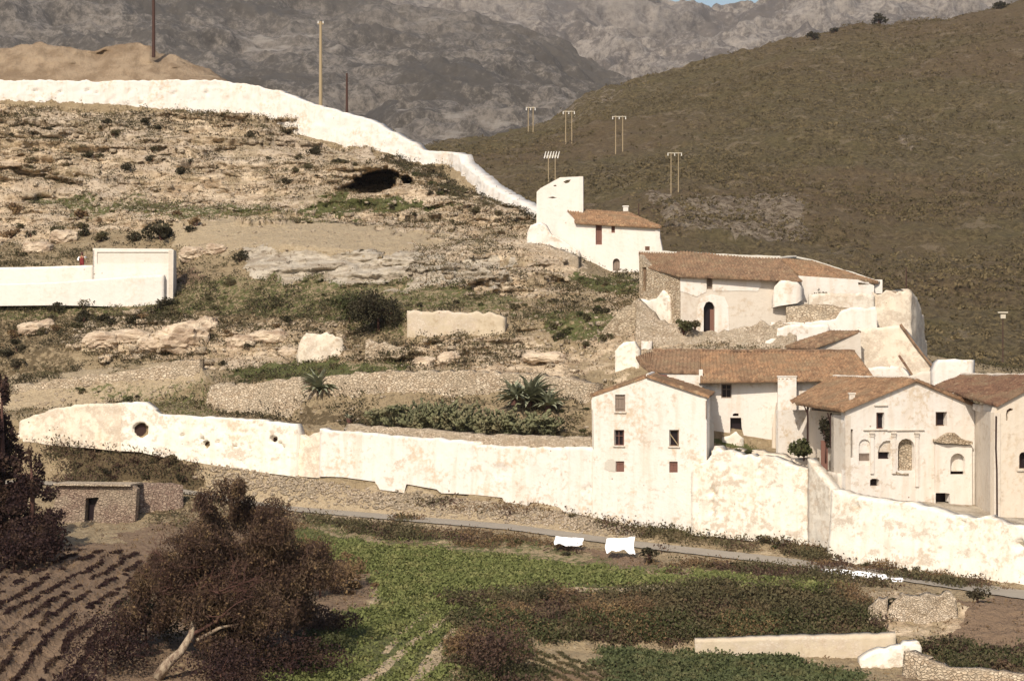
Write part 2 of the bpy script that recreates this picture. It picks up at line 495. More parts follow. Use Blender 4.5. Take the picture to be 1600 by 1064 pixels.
# contour lines of the ground: (photo column, photo row, distance)
FE = [
 curve((-300, 1900, 66), (1900, 1900, 66)),
 curve((-300, 1110, 112), (1900, 1110, 112)),
 # foot of the bank between the lower and the upper field
 curve((-300, 1000, 121), (600, 1000, 123), (760, 1030, 121), (850, 1012, 124), (1000, 1016, 124.6), (1080, 1022, 124), (1350, 1028, 123.6), (1430, 1040, 122), (1600, 1020, 122), (1900, 1030, 120)),
 # top of that bank
 curve((-300, 960, 126), (600, 935, 133), (720, 925, 133), (800, 922, 131), (1000, 921, 130), (1280, 916, 130), (1360, 935, 129), (1490, 942, 127.5), (1600, 950, 126.5), (1900, 975, 124)),
 # far edge of the upper field
 curve((-300, 850, 150), (200, 850, 150), (300, 850, 150), (470, 838, 152), (560, 850, 149), (700, 864, 147), (800, 872, 145), (900, 882, 143), (1000, 893, 140), (1150, 896, 138), (1300, 903, 135.5), (1400, 922, 132.5), (1600, 944, 129.5), (1900, 970, 127)),
 # foot of the road bank and of the stone hut
 curve((-300, 820, 160), (0, 817, 160), (210, 814, 159), (285, 800, 159.8), (330, 800, 159.4), (460, 804, 158.6), (800, 834, 149.8), (1000, 863, 145.6), (1200, 886, 140.6), (1400, 913, 134.6), (1600, 943, 129.8), (1900, 990, 122.5)),
 # nearer edge of the road
 curve((-300, 752, 169), (0, 756, 168), (90, 758, 167), (210, 760, 165), (300, 773, 163), (380, 788, 161.5), (460, 799, 160), (800, 828, 151), (1000, 856, 147), (1200, 879, 142), (1400, 906, 136), (1600, 936, 131), (1900, 985, 124)),
 None,  # far edge of the road, same height
 # foot of the long white wall
 curve((-300, 670, 178), (-100, 678, 176), (40, 683, 174), (200, 699, 170), (320, 716, 168), (460, 736, 166), (504, 740, 165.2), (591, 744, 163.5), (592, 761, 163.4), (633, 766, 162.6), (635, 752, 162.5), (686, 761, 161.5), (688, 767, 161.4), (730, 770, 160.5), (733, 764, 160.4), (784, 773, 159.3), (789, 779, 159.2), (828, 786, 158.4), (830, 780, 158.3), (879, 787, 157), (880, 796, 156.9), (927, 799, 155.9), (1005, 813, 154.5), (1127, 831, 151.9), (1262, 848, 148.3), (1300, 870, 145.6), (1400, 886, 142), (1500, 899, 139.5), (1600, 908, 137), (1900, 940, 130)),
 # top edge of the retained terrace
 curve((-300, 655, 178.6), (40, 655, 174.9), (200, 640, 171), (330, 655, 169), (462, 668, 166.9), (498, 678, 166.3), (600, 680, 164.5), (740, 695, 161.4), (925, 706, 158.0), (1100, 722, 154.4), (1190, 728, 152.2), (1262, 738, 150.4), (1300, 772, 147.2), (1400, 792, 143.2), (1500, 812, 140.6), (1600, 828, 138.2), (1900, 860, 131)),
 # back of the terrace
 curve((-300, 640, 182), (0, 643, 180), (150, 634, 179), (300, 622, 178), (340, 640, 176), (460, 655, 171.5), (500, 664, 168), (600, 670, 166.5), (740, 682, 163.5), (925, 692, 159), (1040, 702, 157), (1110, 700, 158.5), (1244, 698, 159.5), (1300, 765, 150), (1400, 768, 152), (1600, 785, 152), (1900, 800, 150)),
 # top of the stone slope above
 curve((-300, 620, 186), (0, 606, 184.5), (100, 592, 183), (312, 566, 181), (330, 606, 176.5), (470, 592, 174), (600, 582, 171), (740, 580, 170), (880, 590, 169), (940, 602, 167), (1000, 610, 165), (1100, 560, 167), (1300, 565, 167), (1345, 600, 167), (1420, 650, 165), (1600, 690, 160), (1900, 720, 158)),
 curve((-300, 600, 190), (0, 590, 188), (310, 560, 185), (340, 582, 181), (470, 572, 179), (600, 566, 175), (800, 566, 173), (900, 568, 172), (990, 560, 169), (1100, 545, 168.5), (1300, 550, 168.5), (1345, 590, 168.5), (1420, 640, 167), (1600, 680, 163), (1900, 700, 160)),
 # foot of rocks and ruins
 curve((-300, 560, 192), (0, 548, 191), (120, 540, 190), (250, 556, 188), (330, 540, 187), (460, 558, 182), (560, 560, 178), (640, 540, 176.5), (790, 534, 175.5), (900, 536, 174), (990, 530, 172), (1100, 526, 171.5), (1200, 530, 172), (1300, 540, 173), (1350, 580, 173), (1420, 630, 170), (1600, 670, 166), (1900, 690, 162)),
 curve((-300, 520, 196), (0, 500, 196), (150, 512, 193), (280, 492, 192), (340, 512, 190), (460, 518, 187), (560, 510, 184), (640, 488, 181), (790, 486, 180), (860, 500, 178), (1000, 490, 176), (1100, 510, 174), (1300, 530, 175), (1350, 570, 175), (1420, 620, 173), (1600, 660, 170), (1900, 680, 166)),
 # foot of the rock face
 curve((-300, 480, 202), (0, 470, 200), (270, 466, 198), (300, 446, 198), (400, 440, 196), (500, 442, 194), (600, 445, 191), (700, 452, 188), (800, 455, 187), (905, 438, 190), (1000, 440, 190), (1062, 500, 186), (1300, 520, 186), (1360, 560, 186), (1420, 600, 182), (1600, 640, 178), (1900, 660, 172)),
 # its top
 curve((-300, 430, 207), (0, 418, 206), (150, 412, 206), (270, 410, 206), (300, 396, 205), (385, 389, 202), (450, 383, 200), (560, 392, 197.5), (620, 396, 196), (700, 390, 195), (820, 388, 194), (905, 410, 194), (950, 428, 198), (1000, 426, 199), (1035, 428, 200), (1062, 500, 200), (1400, 545, 196), (1900, 640, 190)),
 # top of the gravel slope
 curve((-300, 385, 220), (0, 378, 217), (200, 364, 215), (300, 346, 213), (500, 348, 211), (600, 354, 209), (700, 368, 205), (800, 382, 201), (850, 388, 199), (905, 404, 198), (960, 422, 203), (1035, 424, 204), (1062, 500, 210), (1900, 620, 215)),
 curve((-300, 350, 226), (0, 342, 224), (200, 330, 223), (400, 332, 222), (520, 340, 218), (640, 345, 215), (760, 360, 210), (840, 368, 204), (905, 402, 202), (960, 421, 208), (1035, 423, 210), (1062, 502, 225), (1900, 620, 225)),
 # foot of the upper rocks
 curve((-300, 330, 230), (0, 318, 229), (200, 312, 228), (400, 318, 227), (530, 308, 224), (640, 304, 221), (700, 314, 217), (840, 350, 210), (905, 400, 206), (960, 420, 212), (1062, 504, 235), (1900, 620, 235)),
 curve((-300, 290, 234), (0, 270, 233), (200, 285, 232), (400, 290, 231), (530, 280, 228), (640, 285, 225), (700, 304, 220), (840, 343, 213), (905, 400, 209), (960, 420, 215), (1062, 506, 240), (1900, 620, 240)),
 # foot of the white ridge wall
 curve((-300, 168, 249), (0, 170, 248), (100, 174, 248), (180, 180, 248), (240, 178, 248), (330, 182, 248), (410, 184, 247), (450, 202, 246), (480, 212, 245), (530, 225, 243.5), (600, 236, 241), (650, 263, 238), (700, 282, 233), (740, 300, 228), (780, 318, 223), (840, 338, 215), (905, 400, 212), (960, 420, 218), (1062, 508, 245), (1900, 620, 245)),
 # ground behind it
 curve((-300, 132, 251), (0, 132, 250), (200, 132, 250), (340, 132, 250), (430, 146, 249), (500, 170, 247), (570, 192, 245), (640, 219, 242), (660, 238, 240), (715, 246, 236), (740, 268, 231), (800, 308, 222), (840, 334, 216.5), (905, 402, 214), (960, 422, 220), (1062, 510, 250), (1900, 620, 250)),
 curve((-300, 134, 272), (0, 134, 272), (340, 136, 268), (430, 152, 262), (570, 198, 256), (660, 246, 250), (740, 290, 242), (840, 350, 228), (905, 415, 226), (1062, 530, 262), (1900, 640, 262)),
 curve((-300, 420, 320), (600, 450, 310), (900, 620, 300), (1900, 760, 300)),
 curve((-300, 800, 380), (1900, 860, 380)),
]
def road_far():
    px, py, Y = FE[6]
    xs = np.unique(np.concatenate([px, np.arange(-300, 1901, 50.)]))
    p = np.interp(xs, px, py); y = np.interp(xs, px, Y)
    z = -(p - HZ) / F * y
    y2 = y + np.interp(xs, [300, 1600], [4.2, 4.4])
    return xs, HZ - z * F / y2, y2
FE[7] = road_far()

PXS = np.concatenate([np.arange(-1000, -60, 14.), np.arange(-60, 1661, 2.2), np.arange(1668, 2700, 14.)])
def smooth1(a, k=5):
    ker = np.ones(k) / k
    return np.convolve(np.pad(a, k // 2, mode='edge'), ker, mode='valid')

def sheet_rows(feats, pxs, dpx=2.2, sm=None):
    fy, fz = [], []
    for i, (px, py, Y) in enumerate(feats):
        p = np.interp(pxs, px, py); y = np.interp(pxs, px, Y)
        k = 3 if i in (6, 7, 8) else 11
        if sm: k = sm
        p = smooth1(p, k); y = smooth1(y, k)
        fy.append(y); fz.append(ZC - (p - HZ) / F * y)
    rows_y, rows_z = [], []
    for k in range(len(feats) - 1):
        pa = HZ - (fz[k] - ZC) / fy[k] * F; pb = HZ - (fz[k + 1] - ZC) / fy[k + 1] * F
        m = np.abs(pa - pb)[(pxs > -20) & (pxs < 1620)]
        n = int(np.clip(np.percentile(m, 90) / dpx, 3, 90))
        if k == 0: n = 14
        for s in range(n):
            t = s / n
            rows_y.append(fy[k] * (1 - t) + fy[k + 1] * t); rows_z.append(fz[k] * (1 - t) + fz[k + 1] * t)
    rows_y.append(fy[-1]); rows_z.append(fz[-1])
    Y = np.array(rows_y); Z = np.array(rows_z)
    X = (pxs[None, :] - 800) / F * Y
    return np.stack([X, Y, Z], -1)

def inpoly(px, py, poly):
    poly = np.array(poly, float)
    x0, y0 = poly.min(0); x1, y1 = poly.max(0)
    res = np.zeros(px.shape, bool)
    sel = (px >= x0) & (px <= x1) & (py >= y0) & (py <= y1)
    if not sel.any(): return res
    x = px[sel]; y = py[sel]
    c = np.zeros(x.shape, bool)
    j = len(poly) - 1
    for i in range(len(poly)):
        xi, yi = poly[i]; xj, yj = poly[j]
        if yi != yj:
            k = ((yi > y) != (yj > y)) & (x < (xj - xi) * (y - yi) / (yj - yi) + xi)
            c ^= k
        j = i
    res[sel] = c
    return res

P = sheet_rows(FE, PXS)
R_, C_ = P.shape[:2]
bpx = 800 + P[..., 0] / P[..., 1] * F
bpy_ = HZ - (P[..., 2] - ZC) / P[..., 1] * F
# jitter region borders with noise fixed to the ground
jn = fbm(P * 0.45, 4, 5); jn2 = fbm(P * 0.45, 4, 25)
jf = fbm(P * 1.5, 3, 6)
qx = bpx + jn * 44 + jf * 16; qy = bpy_ + jn2 * 20 + jf * 7

def region(polys, val=1.0):
    m = np.zeros(bpx.shape)
    for p in polys:
        v = val
        if isinstance(p, tuple): p, v = p
        m = np.maximum(m, inpoly(qx, qy, p) * v)
    return m
Z_ = lambda s: [tuple(map(float, q.split(','))) for q in s.split()]
GREEN = region([
 (Z_('400,850 470,828 560,850 700,866 900,884 1000,895 1300,905 1290,916 800,925 765,940 735,990 700,1064 690,1200 430,1200 430,1010 590,940 600,905'), 1),
 (Z_('930,1020 1090,1020 1250,1035 1330,1048 1400,1075 1400,1300 1040,1300 940,1045'), 1),
 (Z_('275,448 400,432 640,445 800,462 860,490 800,485 640,480 640,520 560,515 420,495 300,485 -100,500 -100,470'), .50),
 (Z_('350,580 470,560 640,575 640,585 470,600 340,600'), .7),
 (Z_('905,425 1000,445 990,462 910,445'), .8),
 (Z_('500,312 600,308 700,318 720,332 560,332 470,330'), .7),
 (Z_('60,310 200,315 500,328 500,345 200,335 60,325'), .55),
 (Z_('820,500 960,480 990,500 990,520 850,535'), .6),
 (Z_('1110,690 1190,695 1195,715 1120,705'), .9),
 (Z_('80,600 330,600 340,650 240,650'), .45),
 (Z_('470,805 700,830 900,865 1050,880 1050,895 700,865 480,830'), .5),
 (Z_('860,785 1100,820 1100,840 870,800'), .55),
])
SCRUB = region([
 (Z_('-100,468 280,470 560,450 640,470 640,560 560,560 460,520 300,500 250,500 140,520 100,600 -100,640'), .52),
 (Z_('80,690 200,700 320,720 330,760 90,750'), .7),
 (Z_('470,806 560,812 800,836 860,850 1050,870 1200,888 1300,900 1400,918 1300,906 1050,886 900,866 560,838'), .72),
 (Z_('780,925 1000,922 1290,916 1360,940 1380,1000 1090,1003 850,1010 790,960'), .75),
 (Z_('700,930 780,930 860,1064 860,1200 690,1200 730,1000'), .7),
 (Z_('1420,1010 1700,1000 1700,1060 1500,1050'), .8),
 (Z_('480,640 560,640 920,680 920,700 560,668 460,665'), .6),
 (Z_('640,230 760,310 840,340 830,350 700,300 600,245'), .6),
 (Z_('0,160 400,178 460,205 0,200'), .45),
 (Z_('1190,835 1290,850 1330,880 1560,910 1560,925 1300,885 1180,850'), .8),
 (Z_('200,760 460,800 500,830 400,850 250,840'), .5),
 (Z_('340,598 600,582 910,592 920,690 600,670 340,655'), .42), (Z_('600,772 760,782 860,800 840,812 700,795'), .5),
 (Z_('860,788 1120,826 1250,850 1180,865 1000,838 900,810'), .5),
])
ROCK = region([
 (Z_('-100,165 420,178 480,215 600,240 720,300 840,340 840,385 700,365 560,345 300,345 200,360 -100,400'), 1),
 (Z_('120,490 330,480 330,570 180,560 100,540'), .8),
 (Z_('330,500 560,500 560,560 400,580 340,570'), .6),
 (Z_('640,380 910,380 910,470 800,460 640,452'), .8),
 (Z_('570,535 800,530 960,560 940,590 600,580'), .75),
 (Z_('940,430 1000,430 1000,600 940,600'), .6),
 (Z_('800,450 1000,440 1000,560 800,540'), .45),
 (Z_('1000,500 1300,500 1300,560 1000,560'), .7),
 (Z_('1350,930 1495,925 1495,990 1360,1000'), .6), (Z_('960,960 1060,950 1120,970 1100,985 980,985'), .55), (Z_('1140,960 1200,950 1210,965 1150,975'), .5),
])
GRAVEL = region([
 (Z_('280,342 520,344 700,364 850,384 905,404 905,412 820,390 600,396 400,390 300,396 250,370'), 1),
 (Z_('330,725 460,738 700,772 925,800 1000,815 1000,840 760,822 460,796 330,770'), 1),
 (Z_('330,600 600,580 900,590 920,690 600,668 330,640'), .42),
 (Z_('-100,600 320,565 320,610 100,640 -100,650'), .8),
 (Z_('1000,842 1250,876 1400,895 1400,902 1200,874 1000,850'), .9),
])
SOIL = region([
 (Z_('-300,850 230,845 230,1064 100,1200 -300,1200'), 1),
 (Z_('1490,935 1700,940 1700,1030 1490,1000'), .75),
 (Z_('270,420 330,432 280,450'), .9),
 (Z_('900,852 1030,870 1030,888 900,882'), .9),
 (Z_('590,838 690,848 690,862 590,850'), .8),
 (Z_('850,1030 1000,1064 1050,1200 860,1200'), .9),
 (Z_('180,830 330,800 470,840 600,900 560,960 420,1064 330,1200 150,1200 250,930'), .62),
 (Z_('1400,1050 1600,1064 1600,1200 1400,1200'), .5),
])
GREY = region([
 (Z_('385,388 600,396 740,400 740,448 600,445 420,440 385,425'), 1),
 (Z_('640,400 790,405 790,452 640,448'), .7),
 (Z_('540,662 925,682 925,700 540,672'), .9),
 (Z_('1000,700 1300,720 1300,760 1100,725'), .8),
 (Z_('1300,770 1700,800 1700,840 1300,790'), .8),
])
# pale paths through the field
def strip(x0, y0, x1, y1, w0, w1):
    return [(x0 - w0, y0), (x0 + w0, y0), (x1 + w1, y1), (x1 - w1, y1)]
PATH = np.zeros(bpx.shape)
for s in [(722, 920, 744, 960, 6, 7), (744, 950, 645, 1070, 9, 16), (702, 960, 565, 1070, 6, 13), (665, 955, 600, 1020, 4, 6), (604, 900, 575, 950, 4, 3)]:
    PATH = np.maximum(PATH, inpoly(bpx + jn * 5, bpy_, strip(*s)))
PATH = np.maximum(PATH, inpoly(bpx, bpy_ + jn * 3, Z_('800,919 1000,916 1300,908 1300,912 1000,922 800,925')))
SCRUB *= (1 - SOIL * .95); GREEN *= (1 - PATH * 0.9); GRAVEL = np.maximum(GRAVEL, PATH)
SCRUB = np.where((P[..., 1] > 172) & (P[..., 1] < 249) & (GRAVEL < .5) & (GREY < .5), np.maximum(SCRUB, np.where(P[..., 1] > 212, .12, .27) + .12 * np.sign(jn2)), SCRUB)
cover = np.stack([GREEN, SCRUB, ROCK, np.ones_like(ROCK)], -1)
cover2 = np.stack([GRAVEL, SOIL, GREY, np.ones_like(ROCK)], -1)

# relief
D = np.zeros(P.shape)
rockw = np.clip(ROCK + GREY * 0.6, 0, 1)
hill = sstep(176, 186, P[..., 1])
pn = P * np.array([0.28, 0.28, 0.55])
big = fbm(pn, 5, 1)
mid = fbm(P * np.array([0.5, 0.8, 2.0]), 5, 2)
fine = fbm(P * 2.4, 3, 3)
mask_end = (P[..., 1] < 255)
# bedding ledges
zz = P[..., 2] * 0.75 + big * 1.1 + P[..., 0] * 0.03
saw = zz - np.floor(zz)
ledge = np.where(saw < 0.75, saw / 0.75, (1 - saw) / 0.25)
slopew = rockw * mask_end
flat_guard = np.ones(P.shape[:2])
flat_guard[(bpx > 905)] *= 0.35
z2 = P[..., 2] * 2.3 + mid * 0.8 + big * 2
saw2 = z2 - np.floor(z2); ledge2 = np.where(saw2 < 0.8, saw2 / 0.8, (1 - saw2) / 0.2)
broken = 0.35 + 0.9 * sstep(-.25, .25, fbm(P * np.array([.15, .3, .6]), 3, 12))
D[..., 1] += -((ledge - 0.4) * 1.7 + (ledge2 - .4) * .45) * broken * slopew * flat_guard
D[..., 2] += (big * 0.8 + mid * 0.38) * slopew * flat_guard
D[..., 1] += mid * 0.9 * slopew * flat_guard
D[..., 2] += (0.16 * mid + 0.13 * fine + .06 * fbm(P * 5, 2, 14)) * (1 - slopew) * mask_end
D[..., 2] += 0.12 * fine * slopew
D[..., 2] += 0.22 * np.clip(mid, 0, 1) * SCRUB
# never disturb the road bed, wall feet or the houses' platforms
yr0 = np.interp(PXS, FE[6][0], FE[6][2]); yr1 = np.interp(PXS, FE[7][0], FE[7][2])
onroad = sstep(-1.0, -0.1, P[..., 1] - yr0[None]) * sstep(-1.0, -0.1, yr1[None] - P[..., 1])
D *= (1 - onroad)[..., None]
P[..., 2] -= onroad * 0.04
yw = np.interp(PXS, FE[8][0], FE[8][2])
nearw = np.exp(-((P[..., 1] - yw[None]) / 0.6) ** 2)
D *= (1 - 0.8 * nearw)[..., None]
build = np.zeros(P.shape[:2])
for poly in ['1000,560 1400,540 1700,560 1700,860 925,720', '880,400 1050,400 1050,440 880,440']:
    build = np.maximum(build, inpoly(bpx, bpy_, Z_(poly)))
D *= (1 - 0.8 * build)[..., None]
# furrows in the ploughed field: ridges run away from the camera
u = P[..., 0] - (P[..., 1] - 128) * 0.12 + 0.8 * fbm(P * 0.22, 3, 8)
FUR = inpoly(bpx, bpy_, Z_('-300,862 215,862 235,930 150,1010 60,1200 -300,1200'))
D[..., 2] += FUR * (0.12 * np.sin(u * 2 * math.pi / 1.25) + 0.05 * fine)
u2 = P[..., 0] + 0.3 * fbm(P * 0.3, 3, 9) + (P[..., 1] - 118) * 0.55
FUR2 = inpoly(bpx, bpy_, Z_('840,1020 1000,1050 1060,1200 800,1200'))
D[..., 2] += FUR2 * 0.10 * np.sin(u2 * 2 * math.pi / 0.9)
# cave and rock clefts: pockets driven into the hill
def pocket(poly, depth, jit=1.0):
    inside = inpoly(bpx + jn * 10 * jit, bpy_ + jn2 * 7 * jit, Z_(poly))
    for _ in range(2):
        g = inside.astype(float)
        g = (g + np.roll(g, 1, 0) + np.roll(g, -1, 0) + np.roll(g, 1, 1) + np.roll(g, -1, 1)) / 5
        inside = g
    return inside * depth
PK = pocket('533,298 548,284 566,272 590,264 612,268 640,278 648,286 618,284 610,296 590,302 560,303 540,305', 15)
PK += pocket('20,258 60,272 120,282 118,288 70,286 20,268', 2.5)
PK += pocket('690,297 720,300 715,305 695,303', 2) + pocket('770,413 796,416 795,420 775,419', 2.5)
PK += pocket('728,452 745,444 770,446 768,453 735,457', 2.5) + pocket('783,436 787,436 787,452 782,452', 2)
PK += pocket('300,520 318,512 330,520 322,538 306,546', 2.0) + pocket('724,556 732,552 733,572 726,572', 1.5)
PK += pocket('310,292 345,294 340,299 315,298', 1.5) + pocket('260,296 292,298 288,301 262,300', 1.5)
RAY = np.stack([(PXS[None] - 800) / F * np.ones_like(P[..., 1]), np.ones_like(P[..., 1]), (P[..., 2] - ZC) / P[..., 1]], -1)
G = P + D
# anti-coincidence: keep cells monotone enough, then sink pockets along y
G[..., 0] += PK * RAY[..., 0]; G[..., 1] += PK; G[..., 2] += PK * RAY[..., 2] + 0.0
gi = (np.arange(R_ - 1)[:, None] * C_ + np.arange(C_ - 1)[None]).ravel()
quads = np.stack([gi, gi + 1, gi + C_ + 1, gi + C_], -1)
me = np_mesh('ground', G.reshape(-1, 3), quads, mat=M['ground'], smooth=True,
             attrs={'cover': cover.reshape(-1, 4), 'cover2': cover2.reshape(-1, 4)})
tag(obj('ground', me), kind='structure')

GPX = 800 + G[..., 0] / G[..., 1] * F
GPY = HZ - (G[..., 2] - ZC) / G[..., 1] * F
def ground(px, py):
    """ground point seen at a photo position (nearest surface)"""
    c = int(np.argmin(np.abs(PXS - px)))
    col = GPY[:, c]
    d = np.abs(col - py)
    # first crossing from the near side
    s = np.sign(col - py)
    k = np.where(s[:-1] != s[1:])[0]
    r = k[0] if len(k) else int(np.argmin(d))
    return Vector(G[r, c])
def ground_z(x, y):
    px = 800 + x / y * F
    c = int(np.argmin(np.abs(PXS - px)))
    r = int(np.argmin(np.abs(G[:, c, 1] - y)))
    return float(G[r, c, 2])

# road
xs = np.arange(-1000, 2700, 10.)
pa = np.interp(xs, FE[6][0], FE[6][1]); ya = np.interp(xs, FE[6][0], FE[6][2])
yb = np.interp(xs, FE[7][0], FE[7][2])
za = ZC - (pa - HZ) / F * ya
n = len(xs); vs = []
for k in range(5):
    t = k / 4
    y = ya * (1 - t) + yb * t + (0.12 * np.sin(xs * 0.21 + k) if k in (0, 4) else 0)
    vs.append(np.stack([(xs - 800) / F * y, y, za + 0.05 - 0.06 * abs(t - .5) * (k in (0, 4))], -1))
vs = np.array(vs).reshape(-1, 3)
gi = (np.arange(4)[:, None] * n + np.arange(n - 1)[None]).ravel()
tag(obj('road', np_mesh('road', vs, np.stack([gi, gi + 1, gi + n + 1, gi + n], -1), mat=M['road'], smooth=True)), kind='structure')

# ------------------------------------------------------------------ far hill and mountains
def far_sheet(name, feats, step, rows, mat, amp, sc, seed, attrs=None, cut=None, ridge=False, oct_=6, mnoise=0):
    pxs = np.arange(-1001, 2701, step)
    fy, fz = [], []
    for px, py, Y in feats:
        p = np.interp(pxs, px, py); y = np.interp(pxs, px, Y)
        p = smooth1(p, 9); y = smooth1(y, 9)
        fy.append(y); fz.append(ZC - (p - HZ) / F * y)
    ry, rz = [], []
    for k in range(len(feats) - 1):
        for s in range(rows[k]):
            t = s / rows[k]
            ry.append(fy[k] * (1 - t) + fy[k + 1] * t); rz.append(fz[k] * (1 - t) + fz[k + 1] * t)
    ry.append(fy[-1]); rz.append(fz[-1])
    Y = np.array(ry); Z = np.array(rz); X = (pxs[None] - 800) / F * Y
    Q = np.stack([X, Y, Z], -1)
    bx = 800 + X / Y * F; by = HZ - (Z - ZC) / Y * F
    nn = fbm(Q * sc, oct_, seed)
    if ridge: nn = (0.5 - np.abs(nn)) * 1.3 + 0.35 * fbm(Q * sc * 3.1, 4, seed + 3)
    dz = nn * amp
    Q2 = Q.copy()
    if mnoise: dz = dz + fbm(Q * sc * 9, 4, seed + 9) * amp * mnoise
    Q2[..., 2] += dz * (0.6 if ridge else 1)
    Q2[..., 1] -= dz * (0.9 if ridge else 0.3)
    at = None
    if attrs: at = {'cover': attrs(bx, by, Q).reshape(-1, 4)}
    r, c = Y.shape
    gi = (np.arange(r - 1)[:, None] * c + np.arange(c - 1)[None]).ravel()
    me = np_mesh(name, Q2.reshape(-1, 3), np.stack([gi, gi + 1, gi + c + 1, gi + c], -1), mat=mat, smooth=True, attrs=at)
    tag(obj(name, me), kind='structure')
    return Q2, bx, by

HILL_F = [
 curve((-500, 760, 380), (2100, 760, 380)),
 curve((-500, 520, 500), (600, 470, 520), (1100, 520, 470), (1600, 600, 430), (2100, 620, 420)),
 curve((-500, 480, 600), (600, 380, 620), (840, 345, 620), (1060, 320, 600), (1300, 400, 560), (1600, 470, 520), (2100, 500, 520)),
 curve((-500, 300, 760), (600, 260, 800), (840, 250, 790), (1060, 225, 780), (1300, 240, 740), (1600, 300, 680), (2100, 320, 660)),
 curve((-500, 330, 900), (300, 290, 930), (560, 245, 950), (640, 231, 960), (700, 216, 960), (760, 210, 970), (840, 197, 980), (880, 175, 990), (900, 158, 990), (930, 138, 1000), (960, 130, 1010), (1040, 113, 1020), (1150, 88, 1020), (1210, 65, 1030), (1275, 50, 1030), (1360, 33, 1040), (1470, 18, 1040), (1560, 8, 1040), (1700, -12, 1040), (2100, -60, 1040)),
 curve((-500, 400, 1150), (2100, 60, 1150)),
]
def hill_cover(bx, by, Q):
    j = fbm(Q * 0.03, 5, 40) * 70; j2 = fbm(Q * 0.03, 5, 41) * 34
    m = np.full(bx.shape, 0.14)
    for poly, v in [('1030,320 1110,318 1200,312 1250,325 1260,360 1220,372 1130,362 1040,350', .78),
                    ('1200,290 1260,300 1265,330 1215,320', .40), ('880,160 945,132 960,150 900,180 880,200', .50),
                    ('1330,118 1440,120 1440,128 1330,126', .42), ('1360,160 1400,165 1380,200 1350,190', .42),
                    ('1430,215 1450,215 1440,240 1430,262', .55), ('1100,360 1600,330 1600,480 1400,430', .28),
                    ('1530,200 1600,190 1600,230 1540,230', .35), ('1000,250 1100,250 1120,262 1000,262', .3),
                    ('1240,400 1600,420 1600,560 1440,520', .22)]:
        m = np.maximum(m, inpoly(bx + j, by + j2, Z_(poly)) * v)
    return np.stack([m, m, m, np.ones_like(m)], -1)
HQ, HBX, HBY = far_sheet('far_hill', HILL_F, 3.0, [6, 40, 60, 60, 60, 8], M['hill'], 5.0, 0.022, 31, mnoise=.4, attrs=hill_cover)
HPX = 800 + HQ[..., 0] / HQ[..., 1] * F; HPY = HZ - (HQ[..., 2] - ZC) / HQ[..., 1] * F
def hill_at(px, py):
    c = int(round((px + 1001) / 3.0)); col = HPY[:, c]
    s = np.sign(col - py); k = np.where(s[:-1] != s[1:])[0]
    r = k[0] if len(k) else int(np.argmin(np.abs(col - py)))
    return Vector(HQ[r, c])

MA = [
 curve((-500, 520, 1500), (2100, 520, 1500)),
 curve((-500, 300, 2000), (0, 300, 2000), (640, 250, 2050), (900, 240, 2100), (2100, 260, 2100)),
 curve((-500, 100, 2600), (0, 90, 2600), (400, 110, 2650), (800, 130, 2600), (1000, 200, 2500), (2100, 240, 2500)),
 curve((-500, -90, 3100), (0, -60, 3100), (250, -20, 3100), (400, 8, 3100), (560, 20, 3100), (640, 44, 3100), (700, 42, 3100), (760, 58, 3050), (850, 78, 3000), (930, 130, 2900), (1000, 160, 2850), (1200, 240, 2800), (2100, 260, 2800)),
 curve((-500, 200, 3700), (2100, 400, 3700)),
]
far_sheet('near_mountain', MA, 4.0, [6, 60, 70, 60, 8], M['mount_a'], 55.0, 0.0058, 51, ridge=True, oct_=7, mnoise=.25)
MB_ = [
 curve((-500, 400, 3300), (2100, 400, 3300)),
 curve((-500, 200, 4300), (800, 180, 4300), (1000, 170, 4300), (2100, 180, 4300)),
 curve((-500, 60, 5000), (800, 60, 5000), (1000, 70, 5000), (2100, 70, 5000)),
 curve((-500, -160, 5700), (300, -130, 5700), (800, -50, 5700), (980, -12, 5700), (1030, 30, 5700), (1070, 50, 5700), (1110, 50, 5700), (1150, 44, 5700), (1185, 36, 5700), (1220, 6, 5700), (1300, -60, 5700), (1600, -110, 5700), (2100, -160, 5700)),
 curve((-500, 200, 6600), (2100, 200, 6600)),
]
FMQ, _a, _b = far_sheet('far_mountain', MB_, 4.0, [6, 60, 60, 60, 8], M['mount_b'], 150.0, 0.0026, 71, ridge=True, oct_=7, mnoise=.25)

